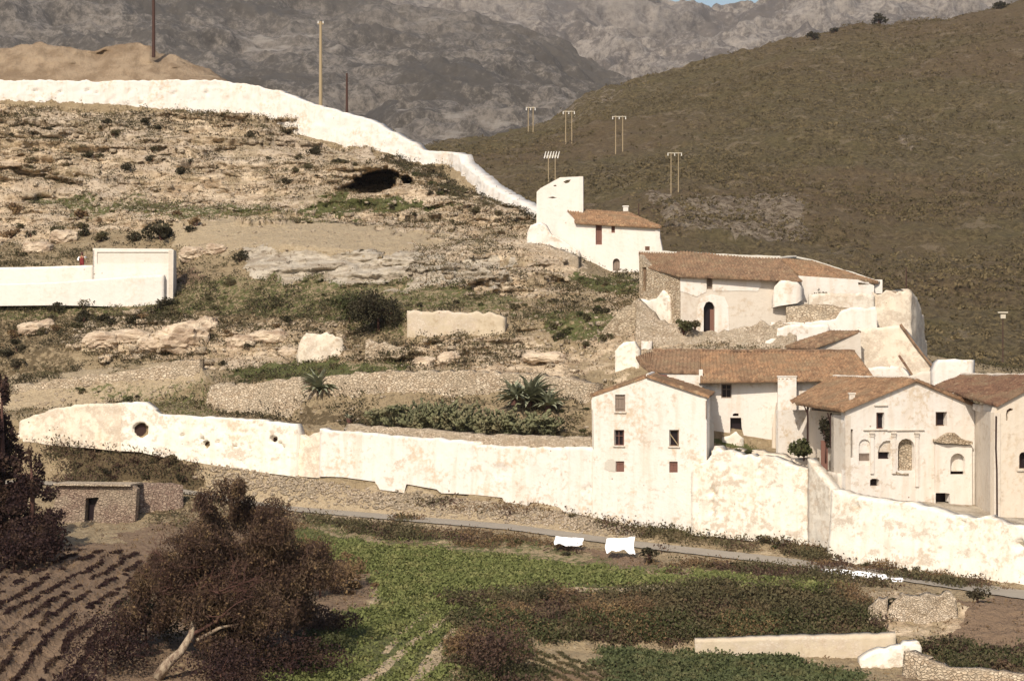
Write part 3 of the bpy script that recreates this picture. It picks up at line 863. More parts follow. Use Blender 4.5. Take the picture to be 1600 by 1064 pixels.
# tipped earth mound on the ridge
def mound():
    pxs = np.arange(-120, 372, 2.0)
    top = np.interp(pxs, [-120, 15, 60, 75, 100, 150, 170, 210, 235, 250, 275, 300, 330, 352, 362, 372], [78, 76, 68, 73, 71, 77, 69, 68, 72, 84, 86, 97, 108, 123, 130, 134])
    n = 34
    V = []
    for k in range(n + 1):
        t = k / n
        if t < 0.6:
            s = t / 0.6; y = 253 + 7 * s; z = (ZC - (133 - HZ) / F * 253) * (1 - s) + s * (ZC - (top - HZ) / F * 260)
        else:
            s = (t - 0.6) / 0.4; y = 260 + 9 * s; z = (ZC - (top - HZ) / F * 260) * (1 - s) + s * (ZC - (138 - HZ) / F * 269)
        V.append(np.stack([(pxs - 800) / F * y, np.full(len(pxs), y), z], -1))
    V = np.array(V)
    nn = fbm(V * np.array([0.55, 0.5, 0.12]), 6, 90) * 1.7; f = fbm(V * 2.0, 3, 91)
    env = np.sin(np.linspace(0, math.pi, n + 1))[:, None]
    V[..., 1] += nn * 1.1 * env; V[..., 2] += (nn * 0.45 + f * 0.12) * env
    c = len(pxs); gi = (np.arange(n)[:, None] * c + np.arange(c - 1)[None]).ravel()
    tag(obj('earth_mound', np_mesh('earth_mound', V.reshape(-1, 3), np.stack([gi, gi + 1, gi + c + 1, gi + c], -1), mat=M['mound'], smooth=True)), kind='structure')
mound()
# ------------------------------------------------------------------ building tools
class Plane:
    def __init__(s, pa, Ya, pb, Yb):
        s.a = Vector(((pa - 800) / F * Ya, Ya)); s.b = Vector(((pb - 800) / F * Yb, Yb))
        d = (s.b - s.a).normalized(); s.d = Vector((d.x, d.y, 0)); s.n = Vector((d.y, -d.x, 0))
    def q(s, px, py, off=0.0):
        """point of the plane seen at photo position; off = metres pushed out towards the viewer side"""
        a = s.a + s.n.xy * off; b = s.b + s.n.xy * off
        dx = (px - 800) / F; e = b - a
        # a + k e = t (dx, 1)
        det = e.x * -1 + dx * e.y
        k = (a.x - dx * a.y) / (dx * e.y - e.x)
        t = a.y + k * e.y
        return Vector((dx * t, t, ZC - (py - HZ) / F * t))
    def z(s, px, py): return s.q(px, py).z

def slab(name, front, holes, n, thick, mat, parent):
    """vertical sheet of masonry: outline (3D, clockwise or not) with holes, thickness along -n"""
    polys = [front] + holes
    # local 2D
    o = front[0]; d = Vector((-n.y, n.x, 0))
    loops = [[Vector(((p - o).dot(d), p.z - o.z, 0)) for p in pl] for pl in polys]
    tris = tessellate_polygon(loops)
    flat = [p for pl in polys for p in pl]
    N = len(flat)
    vs = flat + [p - n * thick for p in flat]
    fs = []
    for t in tris:
        a, b, c = [flat[i] for i in t]
        if (b - a).cross(c - a).dot(n) < 0: t = t[::-1]
        fs.append(tuple(t)); fs.append(tuple(i + N for i in t[::-1]))
    k = 0
    for pl in polys:
        m = len(pl)
        for i in range(m):
            a, b = k + i, k + (i + 1) % m
            fs.append((a, b, b + N, a + N))
        k += m
    me = bpy.data.meshes.new(name); me.from_pydata([tuple(v) for v in vs], [], fs)
    me.materials.append(mat)
    bm = bmesh.new(); bm.from_mesh(me); bmesh.ops.recalc_face_normals(bm, faces=bm.faces); bm.to_mesh(me); bm.free()
    return obj(name, me, parent)

def rect(x0, y0, x1, y1): return [(x0, y0), (x1, y0), (x1, y1), (x0, y1)]
def arch(x0, y0, x1, y1, n=6):
    r = (x1 - x0) / 2; c = (x0 + x1) / 2; ry = min(r, (y1 - y0) * .6)
    return [(x0, y1)] + [(c - r * math.cos(math.pi * i / n), y0 + ry - ry * math.sin(math.pi * i / n)) for i in range(n + 1)] + [(x1, y1)]
def rough_edge(pts, amp=1.0, step=7, seed=1):
    rr = random.Random(seed); out = []
    for (x0, y0), (x1, y1) in zip(pts[:-1], pts[1:]):
        L = math.hypot(x1 - x0, y1 - y0); n = max(1, int(L / step))
        for i in range(n):
            t = i / n; out.append((x0 + (x1 - x0) * t + rr.uniform(-amp, amp) * (i > 0) * .5, y0 + (y1 - y0) * t + rr.uniform(-amp, amp) * (i > 0)))
    out.append(pts[-1]); return out

def facade(parent, pl, outline, holes=(), mat='white', thick=0.4, name='wall', off=0.0):
    return slab(name, [pl.q(x, y, off) for x, y in outline], [[pl.q(x, y, off) for x, y in h] for h in holes], pl.n, thick, M[mat], parent)

def sidewall(parent, a, b, za, zb, z0, mat='white', thick=0.35, name='wall', holes=()):
    """vertical wall between two plan points with its own top heights"""
    a = Vector(a); b = Vector(b); d = (b - a).normalized(); n = Vector((d.y, -d.x, 0))
    pts = [Vector((a.x, a.y, z0)), Vector((a.x, a.y, za)), Vector((b.x, b.y, zb)), Vector((b.x, b.y, z0))]
    return slab(name, pts, list(holes), n, thick, M[mat], parent)

def opening(parent, pl, x0, y0, x1, y1, kind='glass', frame='wood', depth=0.16, mull=1, arched=False, label=None):
    """a window or door set back in its hole"""
    nm = 'door' if kind in ('door', 'plank') else 'window'
    c = [pl.q(x0, y1, -depth), pl.q(x1, y1, -depth), pl.q(x1, y0, -depth), pl.q(x0, y0, -depth)]
    wd = (c[1] - c[0]).length; ht = (c[3] - c[0]).length
    up = Vector((0, 0, 1)); o = (c[0] + c[2]) / 2
    mb = MB(); t = 0.07
    for s in (-1, 1):
        mb.box(o + pl.d * (s * (wd / 2 - t / 2)), (t, 0.06, ht + .06), pl.d, pl.n)
        mb.box(o + up * (s * (ht / 2 - t / 2)), (wd - 2 * t, 0.058, t), pl.d, pl.n)
    if kind == 'glass':
        for i in range(mull):
            mb.box(o + pl.d * (wd * ((i + 1) / (mull + 1) - .5)), (0.045, 0.05, ht - 2 * t), pl.d, pl.n)
        mb.box(o + up * (ht * .12), (wd - 2 * t, 0.047, 0.04), pl.d, pl.n)
    if kind in ('plank', 'shutter'):
        n = max(2, int(wd / 0.2))
        for i in range(n):
            mb.box(o - pl.n * .02 + pl.d * (wd * ((i + .5) / n - .5)), (wd / n - .015, 0.035, ht - 2 * t), pl.d, pl.n)
        for s in (-.3, .3): mb.box(o + pl.n * .02 + up * (ht * s), (wd - 2 * t, .03, .09), pl.d, pl.n)
    ob = mb.build(nm, M[frame], parent)
    if label: ob['label'] = label
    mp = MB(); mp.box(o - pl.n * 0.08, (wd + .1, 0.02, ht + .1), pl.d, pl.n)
    mp.build('pane' if kind == 'glass' else 'backing', M['glass' if kind in ('glass', 'open') else 'wood_and_hole_shade'], ob)  # open kinds: near-black sheet paints the darkness of the room behind
    return ob

def sill(parent, pl, x0, x1, y, mat='cement', out=0.10, h=0.07, name='sill'):
    a = pl.q(x0, y, out / 2 + .002); b = pl.q(x1, y, out / 2 + .002)
    mb = MB(); mb.box((a + b) / 2, ((b - a).length, out, h), pl.d, pl.n); return mb.build(name, M[mat], parent)

def tiled(parent, rl, rr, er, el, mat='tile', pitch=0.25, sag=0.06, name='roof', thick=0.13, seed=1):
    """barrel-tiled roof plane: ridge left/right, eave right/left"""
    rl, rr, er, el = map(lambda v: np.array(v, float), (rl, rr, er, el))
    Wd = max(np.linalg.norm(rr - rl), np.linalg.norm(er - el)); L = max(np.linalg.norm(er - rr), np.linalg.norm(el - rl))
    nt_ = max(3, int(Wd / pitch)); c = nt_ * 5 + 1; rws = max(3, int(L / 0.36)); r = rws * 2
    u = np.linspace(0, 1, c)[None, :, None]; tt = []
    for k in range(rws): tt += [k / rws, (k + 0.97) / rws]
    v = np.array(tt)[:, None, None]
    Pt = (rl * (1 - u) + rr * u) * (1 - v) + (el * (1 - u) + er * u) * v
    nrm = np.cross(rr - rl + er - el, el - rl + er - rr); nrm /= np.linalg.norm(nrm)
    if nrm[2] < 0: nrm = -nrm
    ph = (u[..., 0] * nt_) % 1.0
    prof = np.where(ph < .6, np.sin(ph / .6 * math.pi) * .075, -np.sin((ph - .6) / .4 * math.pi) * .02)
    tile_j = _hash((np.floor(u[..., 0] * nt_)).astype(np.int64) + np.zeros((r, 1), np.int64), (np.arange(r) // 2)[:, None] + np.zeros((1, c), np.int64), 3 + np.zeros((r, c), np.int64), seed)
    step = np.array([0.0 if k % 2 == 0 else 0.035 for k in range(r)])[:, None]
    h = prof + step + (tile_j - .5) * .022 + fbm(Pt * .45, 3, seed) * sag * 1.6
    top = Pt + nrm * h[..., None]
    # ragged lower ends of the last course
    ed = np.linalg.norm(el - rl); top[-1] += ((el - rl) / max(ed, .1))[None] * (tile_j[-1][:, None] - .3) * .10
    bot = Pt - nrm * thick
    V = np.concatenate([top.reshape(-1, 3), bot[0], bot[-1], bot[:, 0], bot[:, -1]])
    gi = (np.arange(r - 1)[:, None] * c + np.arange(c - 1)[None]).ravel()
    q = [np.stack([gi, gi + 1, gi + c + 1, gi + c], -1)]
    b0 = r * c; b1 = b0 + c; b2 = b1 + c; b3 = b2 + r
    i = np.arange(c - 1); q.append(np.stack([i, b0 + i, b0 + i + 1, i + 1], -1))
    q.append(np.stack([(r - 1) * c + i, (r - 1) * c + i + 1, b1 + i + 1, b1 + i], -1))
    j = np.arange(r - 1); q.append(np.stack([j * c, (j + 1) * c, b2 + j + 1, b2 + j], -1))
    q.append(np.stack([j * c + c - 1, b3 + j, b3 + j + 1, (j + 1) * c + c - 1], -1))
    q.append(np.array([[b0, b1, b1 + c - 1, b0 + c - 1]]))
    return obj(name, np_mesh(name, V, np.concatenate(q), mat=M[mat] if isinstance(mat, str) else mat), parent)

def ridge_cap(parent, a, b, r=0.11, mat='cement', name='ridge_cap'):
    a = Vector(a); b = Vector(b); n = max(2, int((b - a).length / .4)); mb = MB()
    pts = [a.lerp(b, i / n) + Vector((0, 0, 0.03 + random.uniform(-.02, .02))) for i in range(n + 1)]
    mb.tube(pts, [r * random.uniform(.85, 1.15) for _ in pts], 7); return mb.build(name, M[mat], parent)

def strip_wall(name, knots, thick, mat, parent=None, step=0.22, rough=0.07, seed=1, top_rough=0.12, pock=(), cells=0.22, batter=0.0, closed_back=True):
    """free-standing or retaining masonry along a line; knots = (px, Y, py_top, py_bottom)"""
    kn = np.array(knots, float)
    X = (kn[:, 0] - 800) / F * kn[:, 1]; Y = kn[:, 1]
    zt = ZC - (kn[:, 2] - HZ) / F * Y; zb = ZC - (kn[:, 3] - HZ) / F * Y
    seg = np.hypot(np.diff(X), np.diff(Y)); s = np.concatenate([[0], np.cumsum(seg)])
    n = max(2, int(s[-1] / step)); t = np.unique(np.concatenate([np.linspace(0, s[-1], n), s]))
    x = np.interp(t, s, X); y = np.interp(t, s, Y); a = np.interp(t, s, zt); b = np.interp(t, s, zb)
    ppx = 800 + x / y * F
    dx = np.gradient(x, t); dy = np.gradient(y, t); L = np.hypot(dx, dy) + 1e-9
    nx, ny = dy / L, -dx / L
    a = a + fbm(np.stack([x, y, a * 0 + seed], -1) * 1.1, 2, seed) * top_rough * .6 + vnoise(np.stack([x * 3.1, y * 3.1, a * 0 + seed], -1), seed + 1) * top_rough * .45 + _hash((t / .45).astype(np.int64), np.zeros(len(t), np.int64), np.zeros(len(t), np.int64), seed) * top_rough * .5
    m = int(np.clip((a - b).max() / cells, 2, 60))
    v = np.linspace(0, 1, m + 1)[:, None]
    Zm = b[None] * (1 - v) + a[None] * v
    out = batter * (1 - v)
    Q = np.stack([x[None] + nx[None] * out + 0 * Zm, y[None] + ny[None] * out + 0 * Zm, Zm], -1)
    d = fbm(Q * 1.3, 4, seed + 5) * rough + fbm(Q * 4.0, 2, seed + 6) * rough * .4
    for (hx, hy, hr, dep) in pock:
        QX = 800 + Q[..., 0] / Q[..., 1] * F; QY = HZ - (Q[..., 2] - ZC) / Q[..., 1] * F
        k = np.hypot(QX - hx, (QY - hy)) / hr
        d = d - dep * sstep(1.12, 0.92, k)
    Q[..., 0] += nx[None] * d; Q[..., 1] += ny[None] * d
    c = len(t)
    top_b = np.stack([x - nx * thick, y - ny * thick, a + fbm(np.stack([x, y, a], -1) * 2, 2, seed) * .05], -1)
    bot_b = np.stack([x - nx * thick, y - ny * thick, b], -1)
    V = np.concatenate([Q.reshape(-1, 3), top_b, bot_b])
    gi = (np.arange(m)[:, None] * c + np.arange(c - 1)[None]).ravel()
    q = [np.stack([gi, gi + 1, gi + c + 1, gi + c], -1)]
    i = np.arange(c - 1); tb = (m + 1) * c; bb = tb + c
    q.append(np.stack([m * c + i, m * c + i + 1, tb + i + 1, tb + i], -1))
    q.append(np.stack([tb + i, tb + i + 1, bb + i + 1, bb + i], -1))
    q.append(np.array([[0, m * c, tb, bb], [c - 1, bb + c - 1, tb + c - 1, m * c + c - 1]]))
    j = np.arange(m)
    tris = np.concatenate([np.stack([j * c, (j + 1) * c, np.full(m, bb)], -1)[:-1] if m > 1 else np.zeros((0, 3), int),
                           np.stack([j * c + c - 1, np.full(m, bb + c - 1), (j + 1) * c + c - 1], -1)[:-1] if m > 1 else np.zeros((0, 3), int)])
    q[3] = np.array([[(m - 1) * c, m * c, tb, bb], [(m - 1) * c + c - 1, bb + c - 1, tb + c - 1, m * c + c - 1]])
    return obj(name, np_mesh(name, V, np.concatenate(q), tris, mat=M[mat], smooth=False), parent)

# ------------------------------------------------------------------ walls of the hillside
def wall(name, knots, thick, mat, label, cat='wall', group=None, **k):
    o = strip_wall(name, knots, thick, mat, **k); return tag(o, label, cat, group)

wall('whitewashed_wall', [(-500, 250, 122, 176), (-120, 249, 124, 176), (0, 249, 126, 176), (170, 249, 127, 184), (340, 248.5, 126, 188), (400, 247.5, 135, 190), (432, 247, 142, 204), (470, 245.5, 157, 216), (520, 244, 172, 229),
    (570, 242.5, 185, 240), (605, 241, 204, 243), (640, 239.5, 222, 262), (658, 238.5, 237, 270), (700, 236, 238, 286), (716, 234, 242, 292), (722, 233, 256, 296), (760, 226, 287, 312), (800, 220.5, 312, 332), (842, 214, 333, 346)], 1.4, 'white_ridge',
    'long bright whitewashed wall running down the ridge above the rocky slope', seed=3, step=.22, cells=.2, rough=.16, batter=.5, top_rough=.16,
    pock=[(30 + 15.5 * i + 6 * math.sin(i * 2.3), 143 + 2.5 * math.sin(i * 1.7) + (16 if i % 3 == 0 else 0), 1.5 + 1.1 * ((i * 7) % 5) / 4, .3) for i in range(22) if i % 4 != 1])
wall('whitewashed_wall', [(500, 165.0, 671, 744), (537, 164.4, 675, 745), (588, 163.2, 679, 752), (592, 163.1, 680, 764), (633, 162.3, 683, 770), (637, 162.2, 683, 756), (684, 161.2, 686, 764), (690, 161.1, 687, 770), (738, 160, 691, 772), (740, 159.9, 696, 772),
    (786, 158.9, 698, 777), (790, 158.8, 698, 784), (828, 158.1, 699, 790), (831, 158, 699, 784), (876, 156.8, 700, 792), (880, 156.6, 700, 800), (926, 155.2, 702, 806)], 1.1, 'white_w',
    'long white retaining wall beside the road, ending against the three-storey house', seed=5, rough=.06, pock=[(782, 738, 11, .12), (883, 716, 3, .2), (912, 766, 3, .3), (922, 760, 3, .3)], batter=.15)
wall('coping_strip', [(541, 165.2, 664, 678), (640, 163.4, 671, 688), (738, 161, 679, 697), (830, 158.8, 683, 700), (924, 156.3, 685, 704)], 1.2, 'rubble_pale',
    'pale rubble strip along the top of the long white retaining wall', seed=6, rough=.12, top_rough=.15)
wall('whitewashed_wall', [(190, 170.0, 630, 704), (222, 169.6, 628, 706), (238, 169.3, 642, 710), (246, 169.2, 648, 712), (320, 168, 652, 724), (400, 166.8, 657, 736), (460, 165.7, 663, 744), (464, 165.6, 680, 745)], 1.0, 'white_b',
    'white flaking wall with one large round hole, left of the long white retaining wall', seed=8, rough=.09, cells=.12, step=.12, pock=[(219, 672, 10.5, 3.0), (322, 694.5, 5.2, 1.6), (427, 687, 4.6, 1.6), (285, 680, 2.5, .3), (316, 686, 3, .3), (340, 691, 2.5, .3), (367, 697, 2.5, .3), (437, 693, 3, .3), (441, 698, 3, .3), (391, 700, 2, .3)], batter=.2)
wall('stone_wall', [(30, 174.4, 660, 690), (50, 173.8, 650, 690), (84, 173, 640, 695), (118, 172, 634, 698), (150, 171, 632, 700), (192, 170.2, 630, 705)], .9, 'white_stone',
    'bare beige stone wall at the far left end of the white walls', seed=9, rough=.16, batter=.3)
wall('rubble_gap', [(462, 166.3, 676, 744), (480, 165.8, 686, 744), (502, 165.2, 674, 746)], 1.4, 'white_stone',
    'collapsed pale rubble stretch between the two white roadside walls', seed=10, rough=.25, batter=.5)
wall('terrace_wall', [(20, 183.0, 603, 650), (100, 182, 594, 648), (180, 181.3, 583, 640), (260, 180.6, 570, 634), (311, 180, 561, 630), (313, 180.0, 563, 628)], 1.5, 'rubble',
    'beige stone terrace wall with a square right end below the scrubby rocks', seed=12, rough=.16, batter=.6, top_rough=.2)
wall('terrace_wall', [(328, 176, 604, 656), (400, 174.5, 600, 660), (470, 172.6, 592, 668), (560, 170.4, 584, 680), (700, 168.4, 580, 684), (800, 167.6, 584, 690), (880, 166.4, 592, 696), (922, 165, 600, 700)], 1.5, 'rubble',
    'long beige stone terrace wall behind the agaves and prickly pears', seed=13, rough=.2, batter=1.3, top_rough=.25)
wall('ruined_wall', [(636, 177.6, 487, 542), (660, 177.4, 486, 542), (700, 177.2, 487, 542), (740, 177, 489, 540), (770, 176.8, 491, 540), (788, 176.6, 498, 538)], .8, 'tan_ruin',
    'plain tan rendered ruin wall standing alone on the middle terrace', seed=14, rough=.10, top_rough=.24)
wall('ruined_wall', [(571, 176.2, 535, 586), (610, 176, 540, 584), (650, 175.8, 550, 584), (690, 175.6, 552, 582), (716, 175.4, 545, 580), (736, 175.3, 547, 578), (790, 174.8, 555, 575)], .7, 'rubble',
    'low crumbling stone wall just below the tan ruin wall', seed=15, rough=.3, batter=.3, top_rough=.4)
wall('corner_wall', [(778, 194.5, 388, 438), (820, 194.0, 380, 436), (850, 193.6, 384, 436), (880, 193, 393, 436), (903, 192.6, 402, 436), (907, 196, 404, 432)], 1.0, 'rubble_pale',
    'pale stone retaining wall with a square corner below the tower house', seed=16, rough=.12, batter=.25)
wall('ruined_wall', [(961, 168.0, 548, 622), (975, 167.9, 536, 622), (990, 167.8, 536, 622), (998, 167.7, 545, 622)], .8, 'white_b',
    'stub of whitewashed ruined wall left of the long tiled roof', seed=17, rough=.16, top_rough=.3)
wall('white_block', [(1002, 169.8, 533, 560), (1018, 169.7, 533, 560)], .8, 'white_w', 'small square white masonry block above the long roof end', cat='block', seed=18, rough=.03)
wall('ruined_wall', [(940, 173.5, 520, 590), (962, 173.3, 500, 590), (985, 173, 478, 590), (996, 172.8, 470, 590)], .9, 'rubble',
    'bare rubble wall stub stepping up towards the old long-roofed house', seed=19, rough=.3, top_rough=.5)
wall('white_rock_face', [(464, 180.2, 555, 576), (468, 180.0, 536, 576), (478, 179.8, 522, 577), (494, 179.7, 528, 577), (510, 179.6, 519, 577), (524, 179.6, 526, 576), (536, 179.7, 531, 574), (542, 180.0, 546, 572)], .7, 'white_stone',
    'ragged whitewashed patch of wall standing among scrub on the left slope', seed=20, rough=.2, top_rough=.3)
# near-black discs that paint the shade inside the wall holes
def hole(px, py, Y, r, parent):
    c = W(px, py, Y); mb = MB(); mb.tube([c + Vector((0, 0, 0)), c + Vector((0, .4, 0))], r * Y / F, 14); mb.build('hole_shade', M['wood_and_hole_shade'], parent)
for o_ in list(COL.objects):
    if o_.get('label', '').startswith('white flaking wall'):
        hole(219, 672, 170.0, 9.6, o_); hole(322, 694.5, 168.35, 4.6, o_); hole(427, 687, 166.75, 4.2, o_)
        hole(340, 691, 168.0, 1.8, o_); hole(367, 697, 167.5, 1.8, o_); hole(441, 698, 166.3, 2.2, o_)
# stone stretches behind the houses
wall('rubble_bank', [(996, 171.6, 470, 560), (1030, 171.2, 500, 556), (1100, 170.6, 524, 556), (1150, 170.4, 512, 556), (1190, 170.2, 510, 556), (1215, 170, 508, 556), (1245, 169.8, 512, 556)], .9, 'rubble_pale',
    'loose rubble bank between the long tiled roof and the arched doorway above', seed=21, rough=.28, top_rough=.4, batter=1.2)

# roadside retaining walls under the houses
wall('retaining_wall', [(1080, 151.3, 735, 836), (1112, 150.6, 715, 838), (1116, 150.5, 704, 838), (1150, 149.8, 708, 842), (1200, 148.8, 716, 848), (1240, 147.9, 728, 852), (1262, 147.5, 738, 856)], 1.4, 'white_b',
    'patchy white retaining wall between the three-storey house and its grey corner', seed=22, rough=.09, top_rough=.28, pock=[(1112, 770, 6, .35), (1113, 787, 4, .3), (1113, 797, 3.5, .3), (1061, 791, 3, .2), (1188, 735, 3, .3), (1150, 733, 2.5, .3)])
wall('retaining_wall', [(1262, 147.5, 718, 858), (1275, 146.9, 732, 866), (1299, 145.5, 766, 878)], .7, 'grey_wash',
    'grey weathered end face of the retaining wall with a sloping top', seed=23, rough=.09, top_rough=.15)
wall('retaining_wall', [(1299, 145.4, 766, 880), (1340, 143.9, 776, 888), (1400, 142.1, 785, 894), (1470, 140.3, 800, 904), (1520, 139, 812, 910), (1540, 138.5, 808, 912), (1560, 138, 820, 914), (1600, 136.8, 822, 918), (1760, 133, 850, 940), (2100, 127, 900, 985)], 1.3, 'white_b',
    'tall mottled white retaining wall along the road below the church-like house', seed=24, rough=.10, top_rough=.18, batter=.4, pock=[(1594, 852, 6.5, .6), (1340, 793, 3, .3), (1504, 815, 5, .25)])

wall('rubble_heap', [(1112, 152.4, 706, 726), (1150, 152, 705, 728), (1190, 151.6, 710, 732), (1230, 151.2, 716, 736), (1262, 150.6, 722, 742)], 2.2, 'white_stone',
    'low heap of white rubble in the yard behind the patchy retaining wall', cat='rubble', seed=26, rough=.25, top_rough=.35)
# ------------------------------------------------------------------ white house at the far left
def left_house():
    r = thing('white_flat_house', W(208, 470, 197), 'plain white windowless box of a house with a long sunk panel, on the left slope', 'house')
    pl = Plane(145, 197.6, 270, 197)
    facade(r, pl, [(145, 388), (267, 389), (271, 391), (270, 480), (145, 480)], [rect(151, 394, 264, 412.5)], 'white', .35)
    mb = MB()
    c = [pl.q(151, 394, -.12), pl.q(264, 412.5, -.12)]
    o = (c[0] + c[1]) / 2; mb.box(o - pl.n * .0, (abs((c[1] - c[0]).dot(pl.d)) + .3, .06, c[0].z - c[1].z + .3), pl.d, pl.n)
    mb.build('sunk_panel', M['panel_wash'], r)
    a = pl.q(270, 480); z0 = a.z; zt = pl.z(270, 391)
    b = a + Vector((0.0, 2.2, 0)); l = pl.q(145, 480); lb = l + Vector((.2, 2.2, 0))
    sidewall(r, a.xy, b.xy, zt, zt, z0, 'plaster'); sidewall(r, b.xy, lb.xy, zt, zt, z0); sidewall(r, lb.xy, l.xy, zt, zt, z0)
    mb = MB(); v = [pl.q(145, 389, -.36), pl.q(269, 390.5, -.36), Vector((b.x, b.y, zt - .12)), Vector((lb.x, lb.y, zt - .12))]
    for p in v: p.z = zt - .15
    mb.add(v + [p - Vector((0, 0, .2)) for p in v], [(0, 1, 2, 3), (7, 6, 5, 4)] + [(i, i + 4, (i + 1) % 4 + 4, (i + 1) % 4) for i in range(4)])
    mb.build('roof', M['cement'], r)
left_house()
wall('courtyard_wall', [(-120, 200.4, 422, 478), (0, 199, 418, 476), (30, 198.6, 418, 476), (145, 197.7, 414.5, 478)], 1.2, 'white',
     'lower white wall with a sloping ledge running left from the box-like white house', seed=30, rough=.03, top_rough=.03)
wall('courtyard_wall', [(-120, 198.2, 447, 480), (0, 197.4, 444, 478), (90, 196.9, 441, 477), (140, 196.7, 437, 478), (200, 196.5, 432.5, 480), (256, 196.5, 429, 482)], .5, 'white',
     'thin projecting white plinth wall in front of the box-like white house', seed=31, rough=.02, top_rough=.02)

# ------------------------------------------------------------------ tower house
def tower_house():
    r = thing('tower_house', W(925, 425, 200), 'bright white house on the ridge end with a tall slant-topped tower and short tiled roof', 'house')
    pt = Plane(838, 203.5, 911, 203)
    t = facade(r, pt, [(838, 380), (838.5, 300), (845, 294), (858, 287), (875, 277.5), (911, 276), (911.5, 380)],
           [[(864, 290.5), (868, 289), (870, 290.5), (867, 291.8)], [(880, 284.5), (885, 281.5), (892, 281), (889, 285.5), (884, 287)], [(856, 309), (863, 307.4), (870.5, 309), (864, 310.4)]], 'white', .5)
    t['label'] = 'slant-topped white tower wall'
    mb = MB(); a = pt.q(842, 278, -.52); b = pt.q(909, 345, -.52); mb.box((a + b) / 2 - Vector((0, 0, .6)), (3.3, .05, 2.6), pt.d, pt.n); mb.build('backing', M['plaster_tan'], r)
    z0 = pt.z(838, 360)
    al = pt.q(838.5, 300); ar = pt.q(911, 276); az = pt.z(875, 277.5)
    sidewall(r, ar.xy, ar.xy + Vector((.1, 3.6)), ar.z, ar.z, z0); sidewall(r, ar.xy + Vector((.1, 3.6)), al.xy + Vector((.1, 3.6)), ar.z, al.z, z0); sidewall(r, al.xy + Vector((.1, 3.6)), al.xy, al.z, al.z, z0)
    # main block
    p = Plane(868, 201.2, 1031, 199.2)
    fr = facade(r, p, [(868, 440), (868, 352), (884, 330), (900, 346), (1029, 355.5), (1031, 372), (1035.5, 395), (1036, 440)],
           [rect(930.7, 351, 940.5, 382.5), rect(955.2, 353.3, 960.8, 364), arch(957.5, 404, 968.5, 423.5)], 'white', .45)
    opening(r, p, 930.7, 351, 940.5, 382.5, 'shutter', 'brown_wood', .2, label='tall narrow dark window')
    opening(r, p, 955.2, 353.3, 960.8, 364, 'plank', 'brown_wood', .15)['label'] = 'tiny window under the eave'
    opening(r, p, 957.5, 404, 968.5, 423.5, 'plank', 'wood_grey', .28)
    zt = p.z(1029, 357); zb = p.z(1036, 440); q = p.q(1036, 440)
    qa = p.q(1031, 372)
    ra = W(885, 327.5, 203.5); rb = W(982, 333, 204.6)
    er = p.q(1033, 355, .35); el = p.q(899, 347.5, .35)
    tiled(r, ra, rb, er, el, 'tile', seed=4)
    back = Vector((er.x - .2, er.y + 6.5, er.z)); backl = Vector((el.x - .2, el.y + 6.5, el.z))
    tiled(r, rb, rb + Vector((0, .05, 0)), back, er, 'tile', seed=5)
    tiled(r, rb, ra, backl, back, 'tile', seed=6)
    ridge_cap(r, ra, rb, .1, 'tile'); ridge_cap(r, rb, er, .09, 'tile')
    sidewall(r, qa.xy, (qa.x, qa.y + 6), zt - .1, zt - .1, zb); sidewall(r, (qa.x, qa.y + 6), (ra.x, ra.y + 4), zt - .1, zt - .1, zb)
    mb = MB(); c = W(977.5, 331, 205.5); mb.box(c + Vector((0, 0, .05)), (.42, .42, .7)); mb.box(c + Vector((0, 0, .45)), (.52, .52, .1)); mb.build('chimney', M['white'], r)
    strip_wall('wall', [(823, 200.5, 365, 396), (830, 200.4, 352, 396), (842, 200.2, 348, 396), (852, 200, 354, 398), (860, 199.9, 366, 402), (872, 199.8, 372, 408), (905, 199.6, 392, 425)], .9, 'white_w', r, seed=33, rough=.15)['label'] = 'crumbling whitewashed garden wall'
tower_house()

